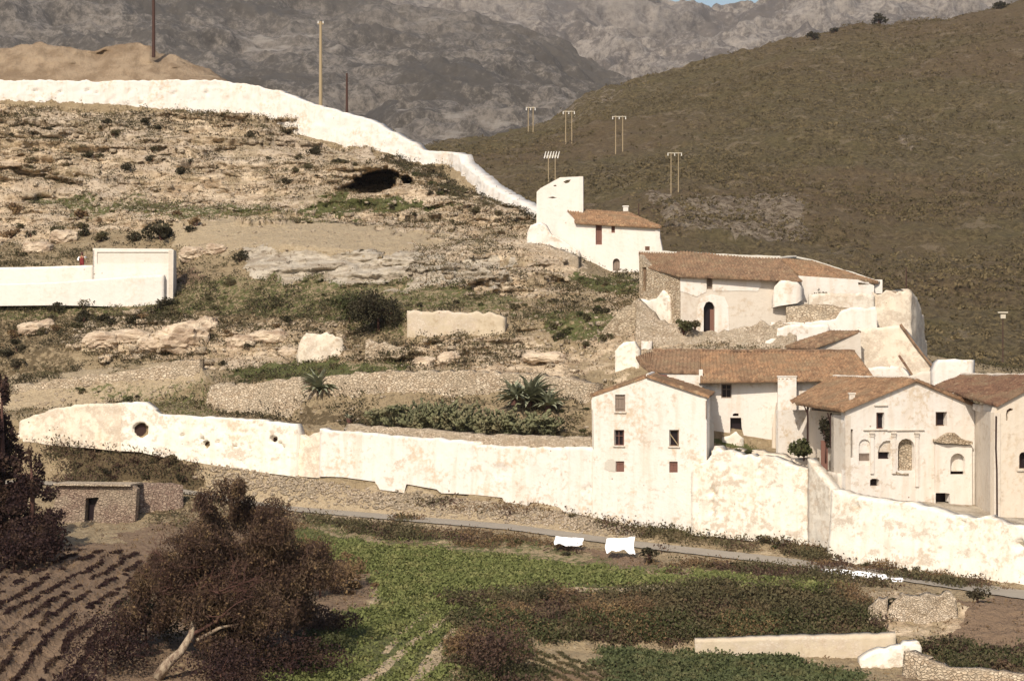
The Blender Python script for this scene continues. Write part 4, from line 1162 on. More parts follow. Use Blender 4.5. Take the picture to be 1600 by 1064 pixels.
# ------------------------------------------------------------------ old long-roofed house with arched door
def arch_house():
    r = thing('arched_door_house', W(1110, 522, 171), 'half-ruined house with sagging long tiled roof, bare stone end and dark arched doorway', 'house')
    pe = Plane(999, 175.0, 1062, 171.6)
    e = facade(r, pe, [(999, 560), (998.5, 398), (1014, 416), (1062.5, 430), (1062.5, 545)], [rect(1003.5, 418, 1010, 455)], 'rubble', .45)
    e['label'] = 'bare stone end wall with a bricked slot'
    mb = MB(); a = pe.q(1003.5, 418, -.18); b = pe.q(1010, 455, -.18); mb.box((a + b) / 2, (.45, .1, 2.2), pe.d, pe.n); mb.build('brick_infill', M['tile_old'], r)
    strip_wall('wall', [(1000, 174.4, 468, 508), (1012, 173.8, 470, 508), (1026, 173.0, 466, 506), (1036, 172.6, 455, 504), (1044, 172.2, 466, 508), (1046, 172.1, 500, 520)], .35, 'white_b', r, seed=36, rough=.08)['label'] = 'flaking white render on the stone end'
    p = Plane(1062, 171.6, 1366, 172.6)
    facade(r, p, [(1062.5, 545), (1062.5, 429), (1253, 437), (1253, 512), (1253, 545)], [arch(1099.5, 471.5, 1116.5, 522), rect(1104.5, 434, 1113, 452)], 'plaster', .55)
    # white upper band and door surround, proud of the plaster
    facade(r, p, rough_edge([(1063, 431), (1190, 436.5), (1189, 450), (1182, 455.5), (1130, 455), (1112, 457), (1086, 463), (1078, 459), (1063, 455)], .5, 6, 3)[:-1] + [(1063, 454)], [rect(1103, 432.6, 1114, 454)] if False else [], 'white', .02, 'render_band', .03) if False else None
    b1 = [(1063, 432), (1103.5, 433.5), (1103.5, 456), (1088, 464), (1076, 459), (1063, 455)]
    b2 = [(1114, 434), (1187, 437), (1190, 446), (1184, 455), (1150, 454.5), (1130, 455), (1114, 455)]
    b3 = [(1086, 524), (1090, 480), (1096, 465), (1112, 460), (1132, 464), (1138, 478), (1139, 518), (1136, 521), (1116.8, 521), (1116.8, 480), (1113, 473), (1108, 471), (1103, 473), (1099.4, 481), (1099.4, 524)]
    for b in (b1, b2, b3): facade(r, p, b, [], 'white_w', .03, 'render_patch', .034)
    opening(r, p, 1104.5, 434, 1113, 452, 'plank', 'wood_grey', .25)['label'] = 'small blocked window'
    d = opening(r, p, 1099.5, 471.5, 1116.5, 522, 'open', 'wood_and_hole_shade', .42)
    # brown panel added to paint the sunlit right jamb
    mb = MB(); o = (p.q(1112.8, 484, -.3) + p.q(1112.8, 521, -.3)) / 2; mb.box(o, (.32, .06, 1.72), p.d, p.n); mb.build('door', M['brown_wood'], r)['label'] = 'brown panel standing for the sunlit right jamb'
    # deep gap under the eave and white rounded masonry
    strip_wall('wall', [(1206, 171.7, 468, 482), (1210, 171.5, 448, 480), (1218, 171.4, 441, 478), (1232, 171.3, 439, 476), (1246, 171.4, 442, 474), (1254, 171.6, 450, 468)], .5, 'white_w', r, seed=38, rough=.05)['label'] = 'rounded white buttress'
    facade(r, Plane(1253, 173.0, 1366, 174), [(1248, 520), (1248, 431), (1340, 437), (1366, 446), (1366, 520)], [rect(1341, 441, 1358, 445)], 'white_w', .4)
    # roofs
    ra, rb = W(998, 394.5, 178.6), W(1219, 404, 178.6)
    rm = W(1110, 396.5, 178.8)
    el, em, er = W(1013, 417, 174.2), W(1062, 430.5, 171.2), W(1254, 438, 171.4)
    tiled(r, ra, W(1052, 395, 178.7), em, el, 'tile_old', seed=7, sag=.12)
    tiled(r, W(1052, 395, 178.7), rb, er, em, 'tile_old', seed=8, sag=.16)
    rc, rd = W(1243, 402.5, 180.5), W(1271, 408.5, 180.5)
    tiled(r, rb + Vector((0, .3, 0)), rd, W(1317, 435.5, 174), W(1249, 430, 173.4), 'tile', seed=9, sag=.1)
    tiled(r, rd, rd + Vector((.05, .05, 0)), W(1374.5, 441.5, 176), W(1318, 435.5, 174.1), 'tile', seed=10)
    back = -1
    tiled(r, rb, ra, W(1000, 420, 186), W(1219, 425, 186), 'tile_old', seed=11)
    tiled(r, rd, rb, W(1219, 425, 186), W(1374.5, 441, 187), 'tile_old', seed=12)
    ridge_cap(r, ra, rb, .14); ridge_cap(r, rb, rc, .13); ridge_cap(r, rc, rd, .1); ridge_cap(r, rd, W(1374, 441, 176), .08)
    g = W(998.5, 545, 175); zt = ra.z - 1.2
    sidewall(r, W(1366, 450, 174).xy, W(1366, 450, 186).xy, W(1366, 446, 174).z, W(1366, 446, 174).z, g.z, 'white_w')
    sidewall(r, W(1366, 450, 185.5).xy, W(999, 450, 185.5).xy, 33, 33.4, g.z, 'plaster'); sidewall(r, W(999, 450, 185.5).xy, W(999, 450, 175).xy, 33.4, 34.4, g.z, 'rubble')
    mb = MB(); mb.box(W(1011.5, 390.5, 179), (.32, .32, .5)); mb.build('chimney', M['tile_dark'], r)
    mb = MB(); mb.box(W(1372, 448, 176.4), (.55, .5, 1.0)); mb.build('gate_pier', M['white'], r)
arch_house()
# ------------------------------------------------------------------ ruined bastion and yard walls behind the church-like house
def bastion():
    r = thing('ruined_bastion', W(1400, 560, 172), 'crumbling grey round-ended bastion at the hill edge behind the tiled roofs', 'ruin')
    strip_wall('wall', [(1264, 172.0, 461, 486), (1300, 171.9, 459, 486), (1366, 171.7, 459, 486)], .7, 'grey_wash', r, seed=40, rough=.06)['label'] = 'long low grey parapet'
    strip_wall('wall', [(1364, 172.0, 459, 522), (1400, 171.8, 458.5, 528), (1424, 172.0, 458.5, 560), (1432, 173.2, 466, 585), (1438, 175, 482, 590), (1443, 177, 500, 590), (1446, 179, 530, 590), (1448, 182, 545, 590)], 1.6, 'white_stone', r, seed=41, rough=.10, top_rough=.35, step=.3, cells=.3)['label'] = 'rounded broken grey tower wall'
    strip_wall('rubble_core', [(1228, 171.2, 480, 512), (1260, 171.0, 476, 512), (1300, 170.9, 478, 512), (1336, 170.8, 481, 512)], .9, 'rubble', r, seed=42, rough=.3, batter=.6)
    strip_wall('wall', [(1205, 170.3, 505, 530), (1260, 170.2, 504, 530), (1306, 170.1, 499, 530), (1314, 170.1, 487, 530), (1332, 170.1, 482, 530), (1369, 170.1, 481, 530), (1371, 170.1, 506, 530)], .6, 'white_w', r, seed=43, rough=.06)['label'] = 'stepped white parapet'
    strip_wall('wall', [(1338, 168.9, 514, 612), (1380, 168.7, 512, 612), (1407, 168.5, 508, 612), (1424, 168.2, 532, 612), (1440, 167.9, 553, 612), (1459, 167.6, 575, 612)], .8, 'white_stone', r, seed=44, rough=.10, top_rough=.05)['label'] = 'sloping plastered buttress wall'
    mb = MB()
    mb.tube([W(1407, 507, 168.4), W(1424, 531, 168.1), W(1440, 552, 167.8), W(1458, 574, 167.4)], .10, 6)
    mb.build('tile_edging', M['tile_old'], r)
    mb = MB(); mb.tube([W(1405, 556, 167.2), W(1416, 572, 166.6), W(1428, 591, 166.0)], .09, 6); mb.build('tile_edging', M['tile_dark'], r)
    strip_wall('wall', [(1352, 167.4, 576, 614), (1380, 167.2, 574, 614), (1406, 167.0, 573, 614), (1427, 166.6, 592, 614)], .6, 'white_w', r, seed=45, rough=.06)['label'] = 'low white wall with a tile line'
bastion()
def lean_to():
    r = thing('lean_to_shed', W(1290, 548, 169), 'small lean-to with a narrow slanting tiled roof above the long tiled roof', 'shed')
    p = Plane(1262, 166.8, 1346, 167.4)
    facade(r, p, [(1263, 560), (1263, 545), (1344, 519), (1346, 560)], [], 'plaster', .4)
    tiled(r, W(1298, 517, 169.4), W(1345, 517, 167.4), W(1266, 544.5, 166.4), W(1227, 541, 168.6), 'tile_old', seed=13)
    q = p.q(1263, 545); k = W(1230, 543, 168.4)
    sidewall(r, (k.x, k.y), (q.x, q.y), k.z - .1, q.z - .1, q.z - 1.6, 'brown_wood')
    sidewall(r, (q.x + 3.4, q.y + .8), (q.x + 3.0, q.y + 2.4), q.z + .9, q.z + .9, q.z - 1.6, 'plaster')
    strip_wall('wall', [(1196, 169.4, 533, 560), (1213, 169.4, 529, 560), (1216, 169.4, 512, 560), (1240, 169.5, 508, 556), (1296, 169.6, 508, 552)], .4, 'white_w', r, seed=46, rough=.06)['label'] = 'white side wall'
lean_to()
wall('white_block', [(1459, 160, 580, 606), (1467, 160, 562, 606), (1519, 159.4, 562.5, 604)], 1.8, 'white_w', 'cream masonry block showing above the dark red roof', cat='block', seed=47, rough=.05, top_rough=.06)
wall('white_block', [(1412, 162, 592, 620), (1440, 161.6, 581, 622), (1466, 161, 580, 622)], 1.2, 'plaster', 'pale sloping wall stub between the gable apex and the dark red roof', cat='block', seed=48, rough=.08)

# ------------------------------------------------------------------ long house
def long_house():
    r = thing('long_house', W(1200, 698, 160), 'long white house with broad brown tiled roof, one window and a dark broken doorway', 'house')
    p = Plane(1014, 160.4, 1366, 159.4)
    facade(r, p, [(1014, 712), (1014, 579), (1043, 582), (1093, 582), (1093, 595), (1366, 593), (1366, 712)],
           [rect(1127, 599.8, 1143, 622), [(1141, 680), (1141, 652.5), (1158, 652.5), (1159, 668), (1162, 680), (1162, 690), (1141, 690)], [(1145, 650), (1145, 647), (1148, 645.5), (1154, 646), (1154, 650)]], 'white_w', .5)
    opening(r, p, 1127, 599.8, 1143, 622, 'glass', 'wood_grey', .14, mull=1)
    opening(r, p, 1140, 652, 1162, 690, 'open', 'wood', .4)['label'] = 'dark broken doorway'
    mb = MB(); a = p.q(1145, 645, -.3); b = p.q(1154, 650, -.3); mb.box((a + b) / 2, (.6, .03, .4), p.d, p.n); mb.build('backing', M['wood_and_hole_shade'], r)  # dark board painting the shade inside the small hole
    # stepped rubble at the doorway foot
    strip_wall('step', [(1128, 159.2, 684, 706), (1140, 159.1, 682, 706), (1150, 159, 676, 706), (1162, 159, 686, 706)], .5, 'white_b', r, seed=49, rough=.1)
    ra, rb = W(1020, 548.5, 165.6), W(1336, 549.5, 165.0)
    rm = ra.lerp(rb, .235)
    tiled(r, ra, rm, W(1094, 582.5, 160.1), W(1014, 579, 160.2), 'tile_old', seed=14)
    tiled(r, W(993.5, 557, 163.8), ra, W(1014, 579, 160.2), W(1000, 568, 161.8), 'tile_old', seed=15)
    tiled(r, rm, rb, W(1368, 592, 158.9), W(1094, 596, 159.1), 'tile', seed=16)
    tiled(r, rb, ra, W(1010, 572, 171), W(1340, 574, 170.5), 'tile_old', seed=17)
    ridge_cap(r, ra, rb, .12, 'tile_old')
    g = p.z(1014, 712)
    c = [p.q(1014, 600), p.q(1366, 600)]
    zb = W(1014, 580, 160.4).z
    sidewall(r, (c[1].x, c[1].y), (c[1].x - .5, 170), p.z(1366, 594), p.z(1366, 594) - .2, g); sidewall(r, (c[1].x - .5, 170), (c[0].x, 170), zb - .8, zb - .8, g); sidewall(r, (c[0].x, 170), (c[0].x, c[0].y), zb - .8, zb - .1, g)
    sidewall(r, (c[1].x, c[1].y + .3), (rb.x, rb.y), p.z(1366, 594), rb.z - .2, g)
    # square chimney breast standing against the front
    mb = MB(); a = p.q(1214.5, 588.5, .0); b = p.q(1243.5, 588.5, 0)
    w_ = (b - a).length; h = a.z - p.z(1214, 708)
    mb.box((a + b) / 2 + p.n * .42 - Vector((0, 0, h / 2)), (w_, .8, h), p.d, p.n)
    mb.box((a + b) / 2 + p.n * .42 + Vector((0, 0, .03)), (w_ + .08, .88, .07), p.d, p.n)
    mb.build('chimney_breast', M['white_w'], r)
    strip_wall('jamb', [(1206, 158.9, 671, 706), (1212, 158.8, 630, 706)], .3, 'plaster_tan', r, seed=50, rough=.03)
    mb = MB(); mb.box(p.q(1095, 588, .1), (.25, .25, .9), p.d, p.n); mb.build('gable_step', M['white'], r)
    mb = MB(); mb.box(W(1033, 588, 158.4), (.75, .4, .22)); mb.build('beam', M['brown_wood'], r)
long_house()

# ------------------------------------------------------------------ three-storey house
def three_storey():
    r = thing('three_storey_house', W(1015, 812, 153), 'white gabled three-storey house with five small windows, standing at the end of the road wall', 'house')
    p = Plane(926.6, 155.0, 1104, 151.6)
    holes = [rect(961, 616.5, 977, 643), rect(959.5, 671.5, 975.2, 696), rect(1045.5, 671.5, 1060.8, 697), rect(962, 720.5, 975.2, 737), rect(1045.5, 721, 1058.8, 738)]
    facade(r, p, [(928.5, 806), (926.6, 700), (924, 625), (926.6, 619), (1012.5, 589), (1104, 619.5), (1104, 700), (1100, 735), (1104, 856), (1005, 836)], holes, 'white_w', .5)
    opening(r, p, *holes[0][0], *holes[0][2], 'shutter', 'wood_grey', .12)['label'] = 'weathered grey-brown closed shutter, top left'
    opening(r, p, *holes[1][0], *holes[1][2], 'glass', 'brown_wood', .2, mull=1)
    w3 = opening(r, p, *holes[2][0], *holes[2][2], 'open', 'wood', .2)
    mb = MB(); mb.tube([p.q(1047, 678, -.1), p.q(1060, 696, -.1)], .03, 5); s = mb.build('fallen_bar', M['wood_pale'], w3)
    opening(r, p, *holes[3][0], *holes[3][2], 'shutter', 'brown_wood', .15); opening(r, p, *holes[4][0], *holes[4][2], 'shutter', 'brown_wood', .15)
    for h in holes[:3]: sill(r, p, h[0][0] - 1.5, h[2][0] + 1.5, h[2][1] + 1.2, 'white_w')
    # bare patch beside the lowest left window
    facade(r, p, [(944, 733), (945, 722), (950, 717.5), (957, 717), (961.6, 720), (961.6, 737), (955, 736)], [], 'cement', .02, 'bare_patch', .022)
    a = p.q(1104, 619.5); al = p.q(926.6, 619); ap = p.q(1012.5, 589)
    bk = Vector((0.11, 1, 0)).normalized()
    D_ = 9.0
    ar2, al2, ap2 = a + bk * D_, al + bk * D_, ap + bk * D_
    z0 = p.z(1104, 842)
    # side wall and its weathered boards
    sidewall(r, a.xy, ar2.xy, a.z - .1, a.z - .1, z0, 'white_w')
    sidewall(r, ar2.xy, al2.xy, a.z - .2, a.z - .2, z0); sidewall(r, al2.xy, al.xy, al.z - .1, al.z - .1, z0)
    f = p.n * .28; up = Vector((0, 0, .10))
    ov = (p.d * .22)
    sl_r = (a - ap).normalized() * .28; sl_l = (al - ap).normalized() * .15
    tiled(r, ap + f * .6 + up, ap2 + up, ar2 + sl_r + up, a + sl_r + f * .6 + up, 'tile', seed=18)
    tiled(r, ap2 + up, ap + f * .2 + up, al + sl_l + f * .2 + up, al2 + sl_l + up, 'tile', seed=19)
    ridge_cap(r, ap + f * .3 + up, ap2 + up, .1, 'white')
    # grey slope-topped slab painting the shade on the right side
    st = Plane(1104.2, 152.8, 1116, 154.2)
    facade(r, st, [(1104.2, 712), (1104.2, 652), (1109, 655), (1115.5, 664), (1115.5, 712)], [], 'cement', .3, 'side_shade')
    # tall rainwater mark: a pipe down the right edge
    mb = MB(); mb.tube([p.q(1103.5, 626, .06), p.q(1103.5, 654, .06)], .035, 6); mb.build('downpipe', M['wood_grey'], r)
    mb = MB(); mb.tube([p.q(925.5, 640, .05), p.q(926.5, 700, .05)], .04, 6); mb.build('downpipe', M['cement'], r)
three_storey()

# ------------------------------------------------------------------ church-like house
def church_house():
    r = thing('arcaded_house', W(1425, 790, 147), 'white gabled house with arched blind windows and a tiled roof overhanging a side porch', 'house')
    p = Plane(1321, 146.0, 1524, 148.7)
    win_a = rect(1369.3, 644.5, 1382, 670); win_b = rect(1462, 643.5, 1480, 665.5)
    a1 = arch(1342, 686, 1360, 727); a2 = [(1372, 717), (1372, 706), (1374, 697), (1380, 690), (1385, 688.5), (1391.5, 688.5), (1391.5, 717)]
    a3 = arch(1403, 685, 1429, 735)
    lo = [(1359.5, 759), (1359.5, 750), (1363, 747.6), (1371, 747.8), (1374, 750), (1374, 759)]
    blk = [(1460, 796), (1460, 772), (1462, 770), (1477, 770), (1484, 771), (1485.5, 799.5)]
    a4 = arch(1485, 708, 1508, 741)
    facade(r, p, [(1321, 830), (1321, 735), (1323, 716), (1333, 715), (1333, 671), (1321, 668), (1320.5, 640), (1430, 594.5), (1523, 634.5), (1523, 830)], [win_a, win_b, a1, a2, a3, lo, blk, a4], 'white_w', .55)
    opening(r, p, 1369.3, 644.5, 1382, 670, 'open', 'brown_wood', .25)['label'] = 'tall narrow dark window under the gable'
    opening(r, p, 1462, 643.5, 1480, 665.5, 'open', 'wood', .42)['label'] = 'square dark window on the right of the gable'
    # blind arches: recessed masonry with dark lower openings
    def back(poly, d, mat, nm='arch_infill'): return facade(r, p, poly, [], mat, .2, nm, -d)
    back([(1341, 708), (1341, 685), (1361, 685), (1361, 708)], .12, 'white_w')
    opening(r, p, 1342, 707, 1360, 720, 'shutter', 'wood_grey', .2)['label'] = 'grey boarded opening in the left arch'
    back([(1341, 728), (1341, 720), (1361, 720), (1361, 728)], .10, 'white_w')
    back([(1371, 706), (1371, 687), (1393, 687), (1393, 706)], .15, 'plaster')
    opening(r, p, 1372, 705.5, 1391.5, 717, 'open', 'wood_and_hole_shade', .3)['label'] = 'dark opening in the middle arch'
    back([(1401, 737), (1401, 683), (1431, 683), (1431, 737)], .35, 'rubble')['label'] = 'rubble infill of the widest arch'
    opening(r, p, 1359, 747.4, 1374.5, 759, 'open', 'wood_and_hole_shade', .35)['label'] = 'small dark arched vent'
    back([(1484, 736), (1484, 707), (1509, 707), (1509, 736)], .12, 'white_w')
    opening(r, p, 1484.5, 735.5, 1508, 741.2, 'open', 'wood_and_hole_shade', .3)['label'] = 'dark slit under the right arch'
    opening(r, p, 1459.5, 769.5, 1486, 800, 'open', 'wood_and_hole_shade', .5)['label'] = 'dark doorway at the foot of the wall'
    mb = MB(); mb.box(p.q(1481.5, 776.5, -.2), (.24, .3, .5), p.d, p.n); mb.build('block', M['white_w'], r)
    # mouldings: string course, pilasters, hoods
    for x0, x1, y in ((1349, 1386, 671.5), (1386, 1444, 672), (1366, 1387, 633.5)): sill(r, p, x0, x1, y, 'plaster', .10, .05, 'moulding')
    for x in (1362.5, 1396.5, 1432.5):
        mb = MB(); a = p.q(x, 674, .05); b = p.q(x, 760 if x > 1400 else 740, .05); mb.box((a + b) / 2, (.22, .10, a.z - b.z), p.d, p.n); mb.build('pilaster', M['white_w'], r)
        mb = MB(); mb.box(p.q(x, 676, .09), (.30, .16, .14), p.d, p.n); mb.box(p.q(x, 681, .07), (.26, .13, .12), p.d, p.n); mb.build('bracket', M['plaster'], r)
    hd = [(1485, 709.5), (1490, 706.5), (1497, 705.3), (1504, 706.5), (1509, 709.5)]
    mb = MB(); mb.tube([p.q(x, y, .05) for x, y in hd], .04, 5); mb.build('moulding', M['plaster'], r)
    # ruined oriel canopy
    oriel = strip_wall('canopy', [(1460, 147.45, 686, 690), (1470, 147.5, 685, 692), (1482, 147.6, 679, 693), (1492, 147.7, 677, 693), (1503, 147.85, 684, 694), (1520, 148.1, 690, 694)], .7, 'rubble', r, seed=52, rough=.12, step=.08, cells=.08, top_rough=.12)
    facade(r, p, [(1462, 828), (1462, 694), (1519, 696), (1519, 828)], [a4, blk], 'white_w', .22, 'projecting_bay', .24)
    strip_wall('ledge', [(1395, 146.9, 738, 741), (1420, 147.2, 739, 742)], .3, 'rubble_pale', r, seed=53, rough=.05, step=.1)
    # roof
    bk = Vector((-.30, .95, 0)).normalized()
    fe = p.q(1320, 641, .3); fa = p.q(1430, 594.0, .2); fr = p.q(1524, 634.5, .2)
    up = Vector((0, 0, .10))
    el = W(1242, 628.5, 153.2); rl = W(1302, 591.3, 157.0)
    tiled(r, rl + up, fa + up, fe + up * .6 + Vector((-.25, -.05, 0)), el, 'tile', seed=20, thick=.2)
    rr_ = fr + bk * 11
    tiled(r, fa + up, rl + up, rr_ + up, fr + up, 'tile', seed=21)
    tiled(r, rl + up, rl + up + bk * .05, el + Vector((-.2, .2, 0)), el + bk * 3.5 + Vector((1.2, 0, 0)), 'tile', seed=22)
    ridge_cap(r, rl + up, fa + up, .10, 'plaster')
    mb = MB(); c = W(1331, 623, 147.4); mb.box(c, (.34, .34, .62)); mb.box(c + Vector((0, 0, .33)), (.44, .42, .08)); mb.build('chimney', M['plaster'], r)
    z0 = p.z(1321, 832)
    c0 = p.q(1321, 640); zc = c0.z - .35
    s1 = c0 + bk * 2.0; 
    sidewall(r, s1.xy, c0.xy, zc, zc, z0, 'plaster')
    # porch: inner wall, back wall, post, floor
    inn = Vector((.95, .30, 0)) * 1.9
    sidewall(r, (s1 + inn).xy, s1.xy, zc, zc, z0, 'plaster')
    s2 = s1 + bk * 7.5
    sidewall(r, (s2 + inn).xy, (s1 + inn * .98).xy, zc, zc, z0, 'plaster')
    sidewall(r, (s2 - Vector((.95, .3, 0)) * .2).xy, (s2 + inn).xy, zc, zc, z0, 'white_w')
    e = p.q(1523, 634.5); eb = e + bk * 11
    sidewall(r, e.xy, eb.xy, e.z, e.z, z0, 'white_w'); sidewall(r, eb.xy, (s2 + inn).xy, e.z, e.z, z0, 'white_w')
    mb = MB(); mb.tube([W(1298.5, 645, 148), W(1298.5, 700, 148)], .07, 6); mb.tube([W(1293, 645, 148), W(1298, 662, 148)], .05, 5); mb.build('porch_post', M['wood_and_hole_shade'], r)
    mb = MB(); mb.tube([W(1262, 633, 151.6), W(1262, 700, 151.6)], .06, 6); mb.tube([W(1256, 633, 151.7), W(1261.6, 645, 151.6)], .045, 5); mb.build('porch_post', M['wood_and_hole_shade'], r)
    mb = MB(); q = W(1288, 711, 149.5); mb.box(q, (.42, .1, 1.8)); mb.build('door', M['brown_wood'], r)['label'] = 'brown porch door'
    strip_wall('parapet', [(1270, 150.4, 735, 770), (1300, 147.4, 739, 780), (1311, 146.5, 742, 790)], .8, 'plaster', r, seed=54, rough=.06)
church_house()

# ------------------------------------------------------------------ dark-roofed house on the right
def right_house():
    r = thing('dark_roofed_house', W(1560, 820, 143), 'tan-walled house at the right edge under a dark red tiled roof', 'house')
    p = Plane(1553.5, 143.4, 1660, 144.6)
    h1 = [(1572, 648), (1573, 641), (1578, 637.5), (1583, 638.5), (1583, 641), (1578, 643), (1575, 650), (1575, 657), (1572, 657)]
    h2 = arch(1592.5, 706, 1606, 732)
    facade(r, p, [(1553.5, 850), (1553.5, 645), (1557.5, 635), (1640, 592), (1722, 640), (1722, 850)], [h1, h2], 'plaster_tan', .5)
    back_p = facade(r, p, [(1570, 660), (1570, 636), (1585, 636), (1585, 660)], [], 'brown_wood', .1, 'arch_infill', -.3)
    opening(r, p, 1592.5, 706, 1606, 732, 'open', 'wood_and_hole_shade', .35)['label'] = 'dark arched window at the edge'
    sill(r, p, 1589, 1608, 735, 'plaster')
    cr = p.q(1553.5, 645)
    fl = W(1522.5, 640, 148.9)
    sidewall(r, fl.xy, cr.xy, cr.z + .05, cr.z, p.z(1553, 850), 'plaster')
    # roof, left slope
    up = Vector((0, 0, .08))
    ef = p.q(1556.5, 635, .2); af = p.q(1640, 590, .2)
    rb = W(1502, 586, 156.5); eb = W(1459, 605, 152.4)
    tiled(r, rb, af + up, ef + up, eb, 'tile_dark', seed=23, sag=.1)
    er = p.q(1722, 640, .2)
    tiled(r, af + up, rb, rb + Vector((4, 0, -1.8)), er + up, 'tile_dark', seed=24)
    tiled(r, rb, rb + Vector((.04, .04, 0)), eb + Vector((1.5, 6, -.4)), eb, 'tile_dark', seed=25)
    ridge_cap(r, rb, af + up, .12, 'plaster')
    sidewall(r, eb.xy, fl.xy, eb.z - .3, cr.z, p.z(1553, 850), 'plaster'); 
    # whitewashed parapet at the valley between the two houses
    strip_wall('parapet', [(1484, 149.6, 619, 640), (1490, 149.4, 614, 640), (1503, 149.0, 615, 640), (1511, 148.6, 624, 640)], .5, 'white', r, seed=56, rough=.03, step=.1)
    strip_wall('parapet', [(1520, 148.2, 632, 640), (1532, 147.2, 632, 644), (1545, 145.4, 633, 646), (1556, 143.8, 638, 648)], .3, 'white_w', r, seed=57, rough=.03, step=.1)
    mb = MB(); mb.tube([p.q(1556.5, 650, .07), p.q(1556, 700, .07), p.q(1557.5, 735, .07), p.q(1558, 822, .07)], .05, 6); mb.build('downpipe', M['wood_and_hole_shade'], r)
right_house()

# ------------------------------------------------------------------ stone hut with door, lower left
def hut():
    r = thing('stone_hut', W(140, 812, 160), 'low dark stone hut built into the bank with one black doorway', 'hut')
    p = Plane(88, 159.4, 210, 158.4)
    dr = [(132, 814), (134, 778), (155, 776.5), (147.5, 792), (146, 814)]
    facade(r, p, rough_edge([(80, 826), (84, 790), (92, 759), (150, 758), (206, 758), (214, 764), (210, 826)], .8, 8, 5), [dr], 'rubble_dark', .6)
    opening(r, p, 131, 776, 156, 815, 'open', 'wood_and_hole_shade', .5)['label'] = 'black doorway'
    a = p.q(92, 757.5); b = p.q(208, 757.5)
    mb = MB(); mb.box((a + b) / 2 + Vector((0, .9, .02)), ((b - a).length + .2, 2.4, .12), p.d, p.n); mb.build('roof_slab', M['rubble_pale'], r)
    sidewall(r, (a.x, a.y + 2.2), (a.x, a.y), a.z - .05, a.z - .05, a.z - 2.9, 'rubble_dark')
    sidewall(r, (b.x, b.y), (b.x, b.y + 2.2), a.z - .05, a.z - .05, a.z - 2.9, 'rubble_dark')
hut()
wall('bank_wall', [(214, 160.4, 757, 800), (240, 160.8, 756, 800), (286, 161.2, 757, 796)], .6, 'rubble_dark', 'short stone wall continuing right of the dark doorway hut', seed=60, rough=.16, batter=.5)

# low walls bottom right
wall('field_wall', [(1086, 123.8, 1001, 1030), (1150, 123.7, 999, 1032), (1240, 123.6, 996, 1034), (1320, 123.5, 994, 1038), (1400, 123.2, 991, 1046)], 1.3, 'tan_ruin', 'low smooth pale wall between the scrub bank and the lower green field', seed=61, rough=.04, top_rough=.05)
wall('field_wall', [(1345, 121.6, 1028, 1058), (1380, 121.6, 1018, 1060), (1410, 121.5, 1008, 1060), (1436, 121.5, 1002, 1056), (1440, 121.5, 1010, 1050)], 1.2, 'white_b', 'broken pale masonry at the right end of the low field wall', seed=62, rough=.14, top_rough=.2)
wall('field_wall', [(1412, 119.5, 1018, 1090), (1440, 118.6, 1030, 1095), (1480, 118, 1044, 1100), (1560, 117, 1052, 1110), (1700, 115.5, 1066, 1120)], .9, 'rubble', 'brown stone wall curving out of frame at the bottom right corner', seed=63, rough=.08, batter=.3)
wall('dry_stone_wall', [(1386, 127.0, 958, 990), (1394, 126.9, 944, 994), (1408, 126.8, 936, 996), (1414, 126.8, 928, 996), (1436, 126.6, 931, 998), (1450, 126.6, 925, 998), (1466, 126.5, 929, 998), (1488, 126.4, 926, 996), (1494, 126.4, 936, 990)], .9, 'rubble_pale', 'bright patch of rough dry stone walling below the road on the right', seed=64, rough=.30, batter=.6, top_rough=.22, step=.12, cells=.12)
wall('dry_stone_wall', [(1356, 127.0, 950, 992), (1370, 126.9, 940, 996), (1386, 126.8, 937, 994)], 1.6, 'rubble_pale', 'small pale stone patch left of the bright dry stone walling', seed=65, rough=.30, batter=.6, top_rough=.22, step=.12, cells=.12)

# ------------------------------------------------------------------ poles
def pole(px, Y, pt, pb, rad, mat, label, arm=None):
    g = W(px, pb, Y); t = W(px, pt, Y)
    r = thing('utility_pole', g, label, 'pole')
    mb = MB(); n = 6; mb.tube([g.lerp(t, i / n) for i in range(n + 1)], [rad * (1.15 - .35 * i / n) for i in range(n + 1)], 8); mb.build('post', M[mat], r)
    if arm:
        mb = MB(); mb.box(t - Vector((0, 0, .25)), (arm, .1, .1)); mb.build('crossarm', M[mat], r)
        for s in (-.42, .42):
            mb = MB(); mb.tube([t + Vector((arm * s, 0, -.2)), t + Vector((arm * s, 0, .05))], [.06, .04], 6); mb.build('insulator', M['ceramic'], r)
    return r
pole(240, 257, -40, 90, .17, 'pole_dark', 'dark reddish pole rising out of frame behind the earth mound', 1.2)
pole(501, 249, 34, 172, .17, 'wood_pale', 'tall pale wooden pole standing on the white ridge wall', .6)
pole(542, 250, 115, 185, .13, 'pole_dark', 'short dark pole just right of the tall pale ridge pole')
pole(1416, 184, 418, 475, .05, 'pole_dark', 'thin dark pole on top of the round bastion')
pole(998, 330, 318, 380, .08, 'pole_dark', 'thin dark pole on the slope right behind the tower house')

